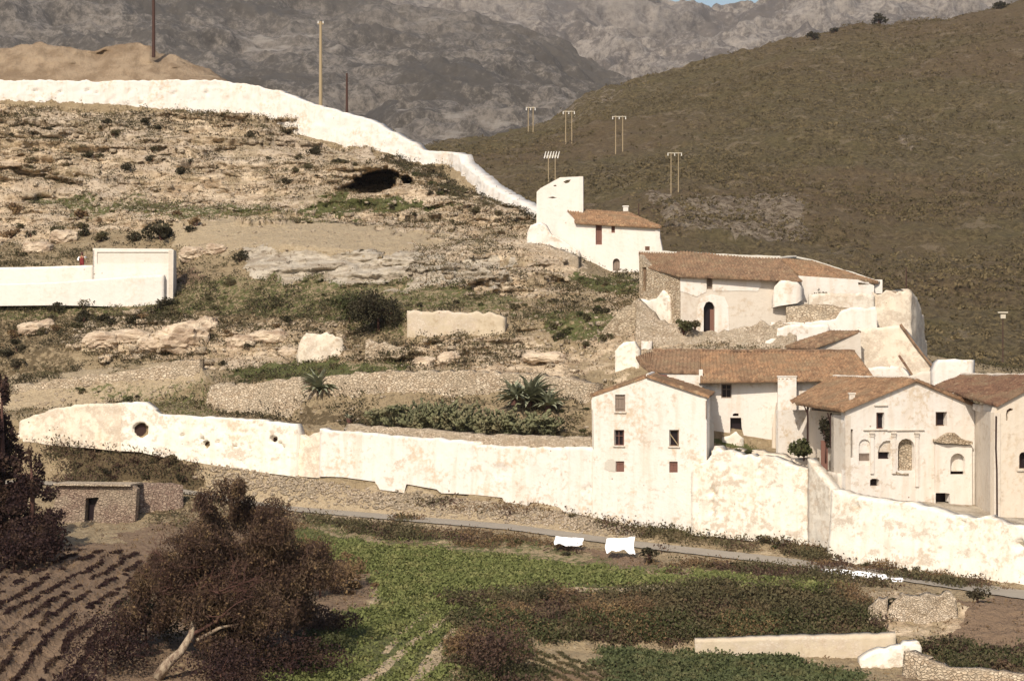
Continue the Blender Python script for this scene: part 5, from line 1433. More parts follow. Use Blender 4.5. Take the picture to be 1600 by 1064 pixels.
def hframe(px0, px1, pt, pb, label, vee=False, sc=1.0):
    g0 = hill_at((px0 + px1) / 2, pb); Y = g0.y
    f = lambda x, y: W(x, y, Y)
    r = thing('power_pylon', f((px0 + px1) / 2, pb), label, 'pylon', 'twin-pole pylons crossing the scrub hill')
    k = Y / 800.0
    for x in (px0, px1):
        mb = MB(); a = f(x, pb + 3); b = f(x, pt); mb.tube([a, a.lerp(b, .5), b], [.19 * k, .17 * k, .14 * k], 7); mb.build('pole', M['wood_pale'], r)
    c = f((px0 + px1) / 2, pt + 1.5); wd = (px1 - px0) * 2.0 / F * Y
    mb = MB(); mb.box(c, (wd, .22 * k, .22 * k)); mb.build('crossarm', M['metal'], r)
    if vee:
        for x in np.linspace(-.5, .5, 6):
            mb = MB(); q = c + Vector((wd * x, 0, 0)); mb.tube([q + Vector((-.25, 0, -.6)) , q + Vector((.25, 0, 1.4))], [.18, .12], 6); mb.build('insulator', M['ceramic'], r)
    else:
        for x in (-.46, 0, .46):
            mb = MB(); q = c + Vector((wd * x, 0, 0)); mb.tube([q, q - Vector((0, 0, .9 * k))], [.12 * k, .16 * k], 6); mb.build('insulator', M['ceramic'], r)
hframe(825.5, 833, 167, 206, 'farthest twin-pole pylon, standing against the grey mountain')
hframe(884, 893.5, 173, 223, 'twin-pole pylon on the skyline rocks, second from the left')
hframe(962, 973, 181, 239, 'twin-pole pylon alone on the mid-hill, left of the nearest one')
hframe(1048.5, 1060, 238, 300, 'largest twin-pole pylon, nearest the pale rock patch')
hframe(857, 867.5, 243, 290, 'twin-pole pylon with many white insulators right behind the tower', vee=True)
def lamp_pole():
    Y = 300.0; g = W(1567, 600, Y); t = W(1567, 490, Y)
    r = thing('transformer_pole', g, 'slim pole topped by a pale box and crossarm at the right edge', 'pole')
    mb = MB(); mb.tube([g, t], [.08, .06], 7); mb.build('post', M['pole_dark'], r)
    mb = MB(); mb.box(t + Vector((0, 0, .15)), (1.25, .25, .16)); mb.build('crossarm', M['metal'], r)
    mb = MB(); mb.box(t - Vector((0, 0, .35)), (.6, .5, .5)); mb.build('box', M['metal'], r)
lamp_pole()

# ------------------------------------------------------------------ sheets drying in the sun
def cloth(x0, x1, y0, y1, Y, seed, label, drop=None):
    """a bedsheet thrown over low bushes: wrinkled sheet with uneven hem"""
    n, m = 46, 22
    u = np.linspace(0, 1, n)[None]; v = np.linspace(0, 1, m)[:, None]
    rr = np.random.RandomState(seed)
    sk = rr.uniform(-.1, .1)
    X0 = (x0 - 800) / F * Y; X1 = (x1 - 800) / F * Y
    slope = (drop or 0) / F * Y
    zt = ZC - (y0 - HZ) / F * Y; zb = ZC - (y1 - HZ) / F * Y
    X = X0 + (X1 - X0) * (u + 0.03 * np.sin(v * 5 + seed)) + 0 * v
    hem = 0.22 * vnoise(np.stack([u * 5 + 0 * v, 0 * u + 0 * v, 0 * u + 0 * v + seed], -1), seed)
    t = v * (1 + hem)
    Z = zt + (zb - zt) * t - slope * u
    Yy = Y + 0.55 * (1 - v) + 0 * u
    Q = np.stack([X + 0 * v, Yy, Z], -1)
    w1 = fbm(Q * np.array([2.2, 1, .9]), 4, seed)
    Q[..., 1] += w1 * .28; Q[..., 2] += w1 * .10
    B = Q.copy(); B[..., 1] += .02; B[..., 2] -= .01
    V = np.concatenate([Q.reshape(-1, 3), B.reshape(-1, 3)])
    gi = (np.arange(m - 1)[:, None] * n + np.arange(n - 1)[None]).ravel()
    q = np.stack([gi, gi + 1, gi + n + 1, gi + n], -1)
    o = obj('drying_sheet', np_mesh('drying_sheet', V, np.concatenate([q, q[:, ::-1] + n * m]), mat=M['cloth'], smooth=True))
    return tag(o, label, 'sheet', 'white sheets drying on bushes by the road')
cloth(867, 911, 839, 850, 145.6, 1, 'narrow white sheet, leftmost of those drying by the road', drop=2)
cloth(947, 992, 841, 862, 143.6, 2, 'largest white sheet, hanging over the bare bank below the road')
cloth(1286, 1331, 889, 899, 138.0, 3, 'long bluish-white sheet, first of the four spread at the right', drop=3)
cloth(1332, 1372, 894, 906, 136.8, 4, 'white sheet touching the long bluish-white one on its right', drop=3)
cloth(1374, 1390, 899, 909, 136.2, 5, 'smallest white sheet, third of the four at the right', drop=2)
cloth(1394, 1413, 903, 910, 135.6, 6, 'small white sheet, rightmost of those by the road', drop=2)

# ------------------------------------------------------------------ person behind the yard wall
def person():
    g = W(128, 428, 201)
    J = {'pelvis': (0, 0, .95), 'chest': (0, .02, 1.30), 'neck': (0, 0, 1.50), 'head': (.01, -.03, 1.62), 'crown': (.01, -.03, 1.74),
         'sl': (-.19, 0, 1.42), 'el': (-.33, -.08, 1.20), 'wl': (-.22, -.28, 1.08), 'hl': (-.16, -.34, 1.04),
         'sr': (.19, 0, 1.42), 'er': (.36, -.04, 1.30), 'wr': (.30, -.22, 1.46), 'hr': (.26, -.27, 1.54),
         'tl': (-.10, 0, .86), 'kl': (-.12, -.05, .48), 'al': (-.12, .02, .08), 'fl': (-.13, -.14, .03),
         'tr': (.10, 0, .86), 'kr': (.12, -.04, .48), 'ar': (.12, .04, .08), 'fr': (.14, -.12, .03)}
    rad = {'pelvis': .17, 'chest': .16, 'neck': .06, 'head': .095, 'crown': .07, 'sl': .075, 'sr': .075, 'el': .05, 'er': .05, 'wl': .033, 'wr': .033, 'hl': .04, 'hr': .04,
           'tl': .10, 'tr': .10, 'kl': .065, 'kr': .065, 'al': .045, 'ar': .045, 'fl': .04, 'fr': .04}
    E = ['pelvis chest', 'chest neck', 'neck head', 'head crown', 'chest sl', 'sl el', 'el wl', 'wl hl', 'chest sr', 'sr er', 'er wr', 'wr hr', 'pelvis tl', 'tl kl', 'kl al', 'al fl', 'pelvis tr', 'tr kr', 'kr ar', 'ar fr']
    def skin(name, keys, edges, mat, grow, parent):
        me = bpy.data.meshes.new(name); idx = {k: i for i, k in enumerate(keys)}
        me.from_pydata([Vector(J[k]) + g for k in keys], [(idx[a], idx[b]) for a, b in (e.split() for e in edges)], [])
        me.materials.append(mat)
        o = obj(name, me, parent)
        md = o.modifiers.new('skin', 'SKIN')
        for k, i in idx.items():
            me.skin_vertices[0].data[i].radius = (rad[k] + grow, (rad[k] + grow) * .8)
        me.skin_vertices[0].data[0].use_root = True
        o.modifiers.new('sub', 'SUBSURF').levels = 1; o.modifiers['sub'].render_levels = 2
        return o
    body = skin('person', list(J), E, M['skin'], 0, None)
    tag(body, 'person in dark red clothes and white sleeves standing behind the left white wall', 'person')
    skin('dress', ['pelvis', 'chest', 'neck', 'tl', 'kl', 'tr', 'kr'], ['pelvis chest', 'chest neck', 'pelvis tl', 'tl kl', 'pelvis tr', 'tr kr'], M['red_cloth'], .03, body)
    rad['neck'] = .04
    skin('sleeve', ['sl', 'el', 'wl'], ['sl el', 'el wl'], M['cloth'], .022, body); skin('sleeve', ['sr', 'er', 'wr'], ['sr er', 'er wr'], M['cloth'], .022, body)
    mb = MB(); c = g + Vector((.01, .0, 1.67)); mb.tube([c + Vector((0, .01, -.12)), c + Vector((0, .02, -.02)), c + Vector((0, .01, .09)), c + Vector((0, 0, .13))], [.09, .118, .10, .04], 10); mb.build('hair', M['bark_dark'], body, True)
    mb = MB()
    for s in (-1, 1): mb.tube([c + Vector((s * .035, -.125, -.03)), c + Vector((s * .035, -.14, -.03))], .012, 6)
    mb.tube([c + Vector((0, -.12, -.03)), c + Vector((0, -.16, -.075))], [.008, .018], 5)
    mb.build('face', M['bark_dark'], body)
person()
# ------------------------------------------------------------------ vegetation
def cards(C, size, rs, up=0.35, aspect=0.55, attr=None):
    """leaf cards at centres C (N,3); returns verts, quads, v attribute"""
    N = len(C)
    a = rs.normal(size=(N, 3)); a[:, 2] += up; a /= np.linalg.norm(a, axis=1)[:, None] + 1e-9
    b = rs.normal(size=(N, 3)); b = np.cross(a, b); b /= np.linalg.norm(b, axis=1)[:, None] + 1e-9
    s = (np.asarray(size) * rs.uniform(.6, 1.35, N))[:, None]
    w_ = s * aspect
    V = np.stack([C - a * s * .5, C + b * w_ * .5 + a * s * .05, C + a * s * .5, C - b * w_ * .5], 1).reshape(-1, 3)
    q = np.arange(N * 4).reshape(-1, 4)
    v = rs.uniform(0, 1, N) if attr is None else attr
    return V, q, np.repeat(v, 4)

def crown_points(n, blobs, rs, shell=.55):
    """points spread through ellipsoidal sub-clumps, denser near their skins"""
    w_ = np.array([b[3] * b[4] * b[5] for b in blobs]); w_ = w_ ** .67; w_ /= w_.sum()
    k = rs.choice(len(blobs), n, p=w_)
    d = rs.normal(size=(n, 3)); d /= np.linalg.norm(d, axis=1)[:, None]
    r = shell + (1 - shell) * rs.uniform(0, 1, n) ** .6
    r *= rs.uniform(.8, 1.12, n)
    B = np.array(blobs)[k]
    return B[:, :3] + d * r[:, None] * B[:, 3:6]

def blobset(w_, h, k, rs, low=.25):
    out = []
    for i in range(k):
        a = rs.uniform(0, 6.28); rr = rs.uniform(0, .62) ** .7
        s = rs.uniform(.28, .5)
        out.append((math.cos(a) * rr * w_ / 2, math.sin(a) * rr * w_ / 2, h * (low + rs.uniform(0, .5) * (1 - rr * .6)), w_ * s * .55, w_ * s * .55, h * s * .62))
    return out

def make_shrub(name, w_, h, n, leaf, mat, seed, k=7, stem=True):
    rs = np.random.RandomState(seed)
    Pn = crown_points(n, blobset(w_, h, k, rs), rs)
    Pn = Pn[Pn[:, 2] > -.05]
    V, q, v = cards(Pn, leaf, rs)
    me = np_mesh(name, V, q, mat=M[mat], attrs={'v': v})
    if stem:
        mb = MB()
        for i in range(4):
            a = rs.uniform(0, 6.28); e = Vector((math.cos(a) * w_ * .22, math.sin(a) * w_ * .22, h * .55))
            mb.tube([Vector((0, 0, -.25)), e * .5 + Vector((0, 0, .05)), e], [.05 * h, .035 * h, .012], 4)
        bm = bmesh.new(); bm.from_mesh(me)
        vs = [bm.verts.new(p) for p in mb.v]
        for f in mb.f:
            try: fc = bm.faces.new([vs[i] for i in f]); fc.material_index = 1
            except ValueError: pass
        bm.to_mesh(me); bm.free(); me.materials.append(M['bark_dark'])
    return me

SHR = {}
def shrub_mesh(kind, i):
    k = (kind, i)
    if k not in SHR:
        spec = {'olive': ('leaf_olive', 1.5, 1.0, 420, .17), 'dark': ('leaf_dark', 1.4, .95, 420, .17), 'green': ('leaf_green', 1.4, .75, 420, .17),
                'dry': ('leaf_dry', 1.2, .9, 360, .16), 'red': ('leaf_red', 1.6, 1.1, 460, .15)}[kind]
        SHR[k] = make_shrub('shrub', spec[1], spec[2], spec[3], spec[4], spec[0], 100 + i * 7 + len(kind), k=6 + i % 3)
    return SHR[k]

def put_shrub(p, kind, s, label, group, i=None, sq=1.0):
    i = random.randrange(4) if i is None else i
    o = bpy.data.objects.new('shrub', shrub_mesh(kind, i)); link(o)
    o.location = p; o.rotation_euler = (0, 0, random.uniform(0, 6.28)); o.scale = (s, s, s * sq * random.uniform(.8, 1.15))
    return tag(o, label, 'shrub', group)

# dotted shrubs of the hillside, zone by zone (all alike inside a zone)
def zone(poly, n, kinds, smin, smax, label, group, sq=.9, margin=.9):
    poly = Z_(poly); a = np.array(poly); x0, y0 = a.min(0); x1, y1 = a.max(0); pts = []
    t = 0
    while len(pts) < n and t < n * 60:
        t += 1
        x, y = random.uniform(x0, x1), random.uniform(y0, y1)
        if not inpoly(np.array([x]), np.array([y]), poly)[0]: continue
        if any(abs(x - u) < 9 * margin and abs(y - v) < 5 * margin for u, v in pts): continue
        pts.append((x, y)); g = ground(x, y)
        put_shrub(g - Vector((0, 0, .08)), random.choice(kinds), random.uniform(smin, smax) * g.y / 200, label, group, sq=sq)
zone('15,180 400,186 470,216 560,240 600,250 540,268 500,290 300,285 15,262', 40, ['dark', 'dark', 'olive'], .4, 1.0, 'small dark shrub dotted on the pale rocks below the white ridge wall', 'shrubs on the upper rock slope')
zone('640,270 700,296 800,335 830,345 800,350 700,322 650,300', 10, ['olive', 'green', 'dark'], .5, 1.0, 'shrub growing tight under the falling ridge wall', 'shrubs under the falling ridge wall')
zone('560,318 700,325 830,360 700,350 600,340', 8, ['dark', 'olive'], .35, .7, 'low shrub on the broken ledges below the cave', 'shrubs below the cave')
zone('15,330 290,335 330,380 270,382 140,378 15,405', 14, ['dark', 'olive', 'dry'], .7, 1.5, 'brownish shrub on the rough ground above the box-like white house', 'shrubs above the flat white house')
zone('10,474 270,476 280,500 120,520 60,560 10,600', 24, ['dark', 'olive', 'dark', 'dry'], .8, 1.5, 'dense dark shrub in the thicket under the box-like white house', 'thicket under the flat white house')
zone('280,440 400,436 560,450 640,455 640,475 540,480 440,490 300,486', 14, ['green', 'dark', 'olive'], .4, .85, 'low green shrub on the mid-slope terrace left of the leafy tree', 'shrubs on the mid-slope terrace')
zone('330,495 460,500 460,520 400,560 340,570 330,540', 9, ['olive', 'dark', 'dry'], .5, .95, 'shrub among rocks left of the ragged white wall patch', 'shrubs among the middle rocks')
zone('345,578 460,566 570,574 560,582 400,600 345,600', 9, ['green', 'olive'], .4, .8, 'low green bush along the path above the terrace wall', 'bushes along the upper path')
zone('640,470 800,466 900,470 900,480 800,478 640,482', 10, ['green', 'dark'], .4, .75, 'low bush in the green strip above the tan ruin wall', 'bushes above the tan ruin wall')
zone('800,470 960,470 990,490 980,540 880,545 810,520', 16, ['green', 'olive', 'dark'], .45, 1.0, 'green shrub on the stony slope left of the bare rubble wall', 'shrubs on the stony slope')
zone('910,425 995,438 995,462 900,462', 6, ['green', 'olive'], .3, .6, 'small green bush just below the tower house', 'bushes below the tower house')
zone('860,600 930,600 925,680 880,680', 7, ['olive', 'dark', 'green'], .4, .9, 'shrub in the corner left of the three-storey house', 'shrubs beside the three-storey house')
zone('90,604 320,600 335,640 250,650', 8, ['green', 'olive', 'dark'], .4, .8, 'bush behind the flaking white wall with the round hole', 'bushes behind the flaking wall')
zone('95,704 200,706 320,724 325,752 200,752 100,744', 14, ['red', 'olive', 'red', 'dark'], .6, 1.0, 'reddish brown bush on the bank above the stone hut', 'reddish bushes above the hut')
zone('600,768 720,780 830,790 930,800 930,812 700,800 600,785', 8, ['olive', 'dark'], .25, .5, 'small weed tuft at the foot of the long white retaining wall', 'weeds at the white wall foot')
zone('860,796 1000,818 1130,836 1130,850 1000,835 870,815', 10, ['green', 'olive'], .35, .7, 'green bush at the foot of the three-storey house', 'bushes at the foot of the three-storey house')
zone('1190,842 1290,850 1300,866 1260,870 1195,855', 7, ['green', 'dark'], .7, 1.1, 'rounded dark green bush under the grey wall corner', 'bushes under the grey wall corner')
zone('1330,876 1420,886 1540,906 1555,922 1420,902 1330,886', 12, ['green', 'dark', 'olive'], .5, .85, 'dark green bush lining the road under the mottled wall', 'bushes under the mottled wall')
zone('480,806 620,818 850,842 1000,868 1290,892 1420,912 1420,918 1290,904 1000,884 850,862 620,838 490,822', 12, ['olive', 'dark', 'green', 'olive'], .45, .8, 'olive green bush on the verge between road and green field', 'bushes on the verge below the road')
zone('1420,915 1500,926 1600,938 1600,946 1500,938 1425,925', 5, ['dark', 'green'], .4, .8, 'dark bush at the road edge near the right border', 'bushes near the right border')
zone('800,926 1000,924 1290,918 1350,940 1370,985 1090,998 860,1002 800,960', 22, ['olive', 'dark', 'olive', 'dark', 'dry'], .7, 1.25, 'brownish olive bush on the overgrown bank below the green field', 'bushes on the overgrown bank')
zone('1430,1012 1600,1006 1600,1045 1500,1040', 9, ['red', 'dark', 'red'], .75, 1.1, 'dark reddish bush in the bottom right corner', 'reddish bushes bottom right')
zone('700,930 770,935 800,960 830,1010 850,1064 700,1064 720,990', 14, ['dry', 'olive', 'dry', 'red'], .7, 1.2, 'dry brown bush on the ridge splitting the green field', 'dry bushes splitting the field')
zone('470,830 560,880 590,920 560,950 500,940 480,880', 12, ['dry', 'dry', 'red'], .8, 1.4, 'tawny dry bush beside the big leafless tree', 'dry bushes beside the big tree')
for (x, y, s, lb) in [(1272, 62, 4.6, 'round dark bush alone on the hill skyline, leftmost of four'), (1305, 50, 3.2, 'small low bush on the hill skyline'), (1374, 34, 5.4, 'larger dark bush on the hill skyline with a flat top'), (1562, 14, 6.5, 'big dark bush on the skyline at the right edge')]:
    put_shrub(hill_at(x, y) + Vector((0, 0, .1)), 'dark', s, lb, None, sq=1.0)
put_shrub(ground(850, 348) + Vector((0, 0, -.1)), 'green', 1.7, 'green bush between the ridge wall end and the tower', None)
put_shrub(ground(255, 372), 'dark', 2.3, 'round dark bush above the right end of the box-like white house', None)
put_shrub(ground(376, 408), 'dark', 1.1, 'dark bush left of the grey rock face', None)
put_shrub(W(1068, 516, 170.6), 'green', 1.3, 'bush sprouting left of the arched doorway', None)
put_shrub(W(1086, 512, 170.2), 'olive', .9, 'smaller bush nearest the arched doorway', None)
put_shrub(W(1274, 474, 173.6), 'olive', 1.5, 'bush at the left end of the grey parapet', None)
for x, lb in ((1130, 'low green bush on the yard ledge, left one'), (1148, 'low green bush on the yard ledge, middle one'), (1166, 'low green bush on the yard ledge, right one')):
    put_shrub(W(x, 706 + (x - 1130) * .1, 151.4), 'green', .8, lb, None, sq=.5)
put_shrub(W(1400, 952, 128.6), 'dark', 1.0, 'dark bush between the two pale dry stone patches', None)
put_shrub(W(1528, 936, 128.6), 'dark', 1.0, 'dark green bush hanging over the bare bank at the right', None)
put_shrub(W(1015, 870, 142.0), 'dark', .9, 'dark bush right of the largest white sheet', None)

# leafy small tree mid-slope
def tree(name, base, w_, h, n, leaf, mat, bark, seed, label, cat='tree', trunk=.12, k=12, low=.3, lean=(0, 0)):
    rs = np.random.RandomState(seed)
    r = thing(name, base, label, cat)
    bl = blobset(w_, h, k, rs, low)
    Pn = crown_points(n, bl, rs, .35) + np.array([base.x + lean[0], base.y + lean[1], base.z])
    V, q, v = cards(Pn, leaf, rs)
    mb = MB(); f = Vector((lean[0] * .5, lean[1] * .5, h * .35))
    mb.tube([base - Vector((0, 0, .4)), base + f * .5, base + f], [trunk, trunk * .8, trunk * .6], 7)
    for b in bl:
        e = base + Vector((b[0] + lean[0], b[1] + lean[1], b[2]))
        mid = (base + f).lerp(e, .5) + Vector(rs.normal(size=3) * .12)
        mb.tube([base + f, mid, e], [trunk * .45, trunk * .3, .015], 5)
    mb.build('trunk', M[bark], r, True)
    obj('crown', np_mesh('crown', V, q, mat=M[mat], attrs={'v': v}), r)
    return r
tree('leafy_tree', ground(592, 520), 4.6, 4.2, 3200, .22, 'leaf_dark', 'bark_dark', 3, 'loose dark leafy tree growing left of the tan ruin wall', k=16)
tree('leafy_tree', ground(548, 500), 3.4, 2.6, 1600, .2, 'leaf_green', 'bark_dark', 4, 'lower green tree beside the loose dark one', k=10)
# plants at the porch
tree('climbing_plant', W(1256, 710, 150.6), 2.1, 1.5, 900, .26, 'leaf_green', 'bark_dark', 5, 'spiky green plant in front of the side porch', 'plant', .05, k=9, low=.05)
tree('climbing_plant', W(1290, 712, 149.4), .9, 2.2, 500, .2, 'leaf_dark', 'bark_dark', 6, 'dark climber on the porch post', 'plant', .05, k=6, low=.5)
# dark trees at the left border
def conif(base, w_, h, n, mat, seed, label, leaf=.2):
    rs = np.random.RandomState(seed); r = thing('evergreen_tree', base, label, 'tree')
    bl = []
    for i in range(26):
        t = (i + .5) / 26; rr = w_ / 2 * (1 - t) ** .6 * rs.uniform(.35, .85); a = rs.uniform(0, 6.28)
        bl.append((math.cos(a) * rr, math.sin(a) * rr, h * (.06 + .9 * t), w_ * .2 * (1.15 - t), w_ * .2 * (1.15 - t), h * .07))
    V, q, v = cards(crown_points(n, bl, rs, .4) + np.array(base), leaf, rs)
    mb = MB(); mb.tube([base - Vector((0, 0, .5)), base + Vector((.1, 0, h * .5)), base + Vector((0, 0, h * .95))], [.22, .15, .03], 7)
    for b in bl: mb.tube([base + Vector((0, 0, b[2] - .2)), base + Vector(b[:3])], [.05, .015], 4)
    mb.build('trunk', M['bark_dark'], r, True)
    obj('crown', np_mesh('crown', V, q, mat=M[mat], attrs={'v': v}), r)
def gnd(px, Y):
    x = (px - 800) / F * Y; return Vector((x, Y, ground_z(x, Y)))
conif(gnd(2, 148), 5.8, 10.8, 16000, 'leaf_maroon', 21, 'tall very dark tree at the left border beside the bare stone wall end', leaf=.26)
conif(gnd(48, 146), 5.0, 6.4, 5200, 'leaf_maroon', 22, 'shorter dark tree in front of the left border tree')
tree('dark_bush', gnd(70, 143), 4.4, 3.2, 2600, .2, 'leaf_maroon', 'bark_dark', 23, 'broad dark bush at the far end of the ploughed field', 'bush', .08)
tree('dark_bush', gnd(22, 141), 4.4, 2.8, 2400, .2, 'leaf_maroon', 'bark_dark', 24, 'dark bush at the left border beside the ploughed field', 'bush', .08)
for (x, Y, w_, h, mt, lb) in [(165, 117, 6.6, 4.2, 'leaf_maroon', 'dark bush spreading at the bottom edge, left of the pale forked trunk'), (228, 121, 4.6, 3.9, 'leaf_dark', 'dark olive bush just left of the pale forked trunk'),
        (345, 114, 6.6, 3.2, 'leaf_maroon', 'dark bush at the bottom edge under the big leafless tree'), (455, 117, 6.2, 2.7, 'leaf_maroon', 'dark bush at the bottom edge, right of the big trunk'), (505, 121, 3.4, 1.4, 'leaf_green', 'low dark green bush where the field begins'),
        (352, 118, 4.2, 3.0, 'leaf_maroon', 'dark bush hiding the upper part of the pale forked trunk'), (500, 133, 4.4, 2.9, 'leaf_dry', 'tall tawny bush touching the right side of the big leafless tree'), (548, 136, 3.2, 1.9, 'leaf_dry', 'tawny bush at the left corner of the green field'), (470, 141, 4.0, 2.6, 'leaf_dry', 'tawny bush behind the right shoulder of the big leafless tree'), (505, 124, 4.6, 1.9, 'leaf_red', 'reddish low bush below the tawny ones beside the big tree'),
        (778, 118, 4.6, 3.4, 'leaf_red', 'brown bush at the bottom centre of the view'), (728, 121, 2.8, 2.0, 'leaf_dry', 'tawny bush left of the brown bottom bush'), (215, 126, 2.4, 2.2, 'leaf_dark', 'small dark bush at the edge of the ploughed field'),
        (115, 112, 4.0, 2.6, 'leaf_maroon', 'low dark bush in the bottom left corner')]:
    tree('dark_bush', gnd(x, Y), w_, h, int(520 * w_), .16, mt, 'bark_dark', int(x), lb, 'bush', .07, low=.2)

# the big leafless tree: fine twigs and a few russet leaves
def big_tree():
    base = W(262, 1036, 116); rs = np.random.RandomState(77)
    r = thing('big_bare_tree', base, 'large reddish leafless tree with pale forked trunk in the foreground left', 'tree')
    mb = MB(); tw = []
    def grow(p, d, L, rad, lvl):
        n = 4; pts = [p]; q = p.copy(); dd = d.copy()
        for i in range(n):
            dd = (dd + Vector(rs.normal(size=3) * .16) + Vector((0, 0, .05))).normalized(); q = q + dd * (L / n); pts.append(q.copy())
        mb.tube(pts, [rad * (1 - .5 * i / n) for i in range(n + 1)], 6 if lvl < 2 else 4, cap=False)
        if lvl >= 4:
            tw.append((pts[-1], dd)); tw.append((pts[2], dd)); return
        kids = 3 if lvl < 1 else rs.randint(3, 5)
        for i in range(kids):
            s = rs.uniform(.45, 1.0); o = pts[int(round(s * n))]
            nd = (dd * .75 + Vector(rs.normal(size=3)) * .62); nd.z = abs(nd.z) * .6 + .12 * rs.normal(); nd.normalize()
            grow(o, nd, L * rs.uniform(.55, .78), rad * .5, lvl + 1)
    t1 = W(298, 992, 116.4); t2 = W(304, 968, 116.8)
    m2 = MB(); m2.tube([base - Vector((.5, 0, .7)), base, base.lerp(t1, .5) + Vector((.1, 0, -.1)), t1, t2], [.30, .25, .20, .16, .14], 9)
    m2.tube([t1 + Vector((.3, 0, -.25)), t1 + Vector((1.4, .1, .35)), W(372, 975, 116.9)], [.10, .08, .05], 7); m2.build('trunk', M['bark'], r, True)
    grow(t2, Vector((.1, .15, 1)).normalized(), 2.6, .14, 0)
    grow(t2, Vector((.75, .3, .65)).normalized(), 2.9, .13, 0)
    grow(t1, Vector((.95, .25, .22)).normalized(), 2.6, .11, 0)
    grow(t2, Vector((-.45, .3, .8)).normalized(), 2.3, .11, 0)
    grow(t2, Vector((.35, .9, .8)).normalized(), 3.0, .13, 0)
    mb.build('branches', M['bark_dark'], r, True)
    C0 = W(378, 905, 119.5)
    # crown outline from rounded sub-masses, filled with twig and leaf slivers
    bl = []
    for (x, y, rx, ry) in [(375, 790, 34, 34), (330, 830, 50, 48), (420, 825, 46, 42), (300, 880, 50, 50), (370, 880, 62, 60), (440, 880, 60, 56), (400, 950, 66, 54), (330, 950, 54, 48), (270, 920, 34, 44), (375, 765, 16, 22), (250, 960, 22, 30), (462, 925, 40, 44), (225, 915, 26, 34), (350, 1000, 60, 30), (240, 880, 30, 40), (212, 960, 26, 34), (330, 790, 24, 30), (340, 930, 70, 60)]:
        for j in range(3):
            p = W(x + rs.normal() * rx * .3, y + rs.normal() * ry * .3, 119.5 + rs.uniform(-2.6, 1.3))
            bl.append((p.x, p.y, p.z, rx / F * 119 * .8, rx / F * 119 * .8, ry / F * 119 * .75))
    n = 160000
    Pn = crown_points(n, bl, rs, .2)
    dens = fbm(Pn * .9, 3, 5); Pn = Pn[dens > -.16 + rs.uniform(-.14, .14, n)]
    V, q, v = cards(Pn, .28, rs, up=.9, aspect=.15)
    obj('twigs', np_mesh('twigs', V, q, mat=M['leaf_red'], attrs={'v': v}), r)
    keep = rs.uniform(size=len(Pn)) < .32
    V, q, v = cards(Pn[keep], .13, rs, aspect=.6)
    obj('leaves', np_mesh('leaves', V, q, mat=M['leaf_dry'] , attrs={'v': v}), r)
big_tree()

# agaves
def agave(base, n, L, seed, label, up=.25, mat='agave'):
    rs = np.random.RandomState(seed); r = thing('agave', base, label, 'agave')
    V, Q, A = [], [], []
    for i in range(n):
        a = i * 2.399 + rs.uniform(-.2, .2); el = rs.uniform(.05, 1.35); l = L * rs.uniform(.75, 1.1)
        dh = Vector((math.cos(a), math.sin(a), 0)); side = Vector((-dh.y, dh.x, 0)); p = base + Vector((0, 0, .15 + rs.uniform(0, .25)))
        segs = 6; e = el; w0 = .11 * L / 1.2; b0 = len(V)
        for s in range(segs + 1):
            t = s / segs; ww = w0 * (1 - t ** 1.8) * (1 + .4 * math.sin(t * 3)) + .004
            nn = (dh * -math.sin(e) + Vector((0, 0, math.cos(e))))
            V += [p - side * ww + nn * ww * .45, p - nn * .03, p + side * ww + nn * ww * .45]
            A += [rs.uniform(0, .5)] * 3
            p = p + (dh * math.cos(e) + Vector((0, 0, math.sin(e)))) * (l / segs); e -= rs.uniform(.05, .28) * (1.2 if s > 2 else .6)
        for s in range(segs):
            o = b0 + s * 3; Q += [(o, o + 1, o + 4, o + 3), (o + 1, o + 2, o + 5, o + 4)]
    obj('blades', np_mesh('blades', np.array([tuple(v) for v in V]), np.array(Q), mat=M[mat], attrs={'v': np.array(A)}), r)
    mb = MB(); mb.tube([base - Vector((0, 0, .2)), base + Vector((0, 0, .3))], [.22, .16], 8); mb.build('core', M['bark_dark'], r)
agave(W(499, 614, 171.6), 54, 1.75, 31, 'smaller blue-green agave with radiating blades, left of the prickly pears')
agave(W(828, 632, 165.0), 90, 2.2, 32, 'largest agave with long drooping blades above the prickly pear hedge')
agave(W(803, 628, 164.4), 40, 1.6, 33, 'agave touching the left side of the largest one')
agave(W(856, 640, 164.2), 36, 1.5, 34, 'agave touching the right side of the largest one')
agave(W(500, 872, 143), 16, .9, 35, 'spiky plant at the right edge of the big leafless tree', mat='leaf_dry')
agave(W(545, 660, 167.5), 12, .5, 36, 'tiny agave by the rubble coping')

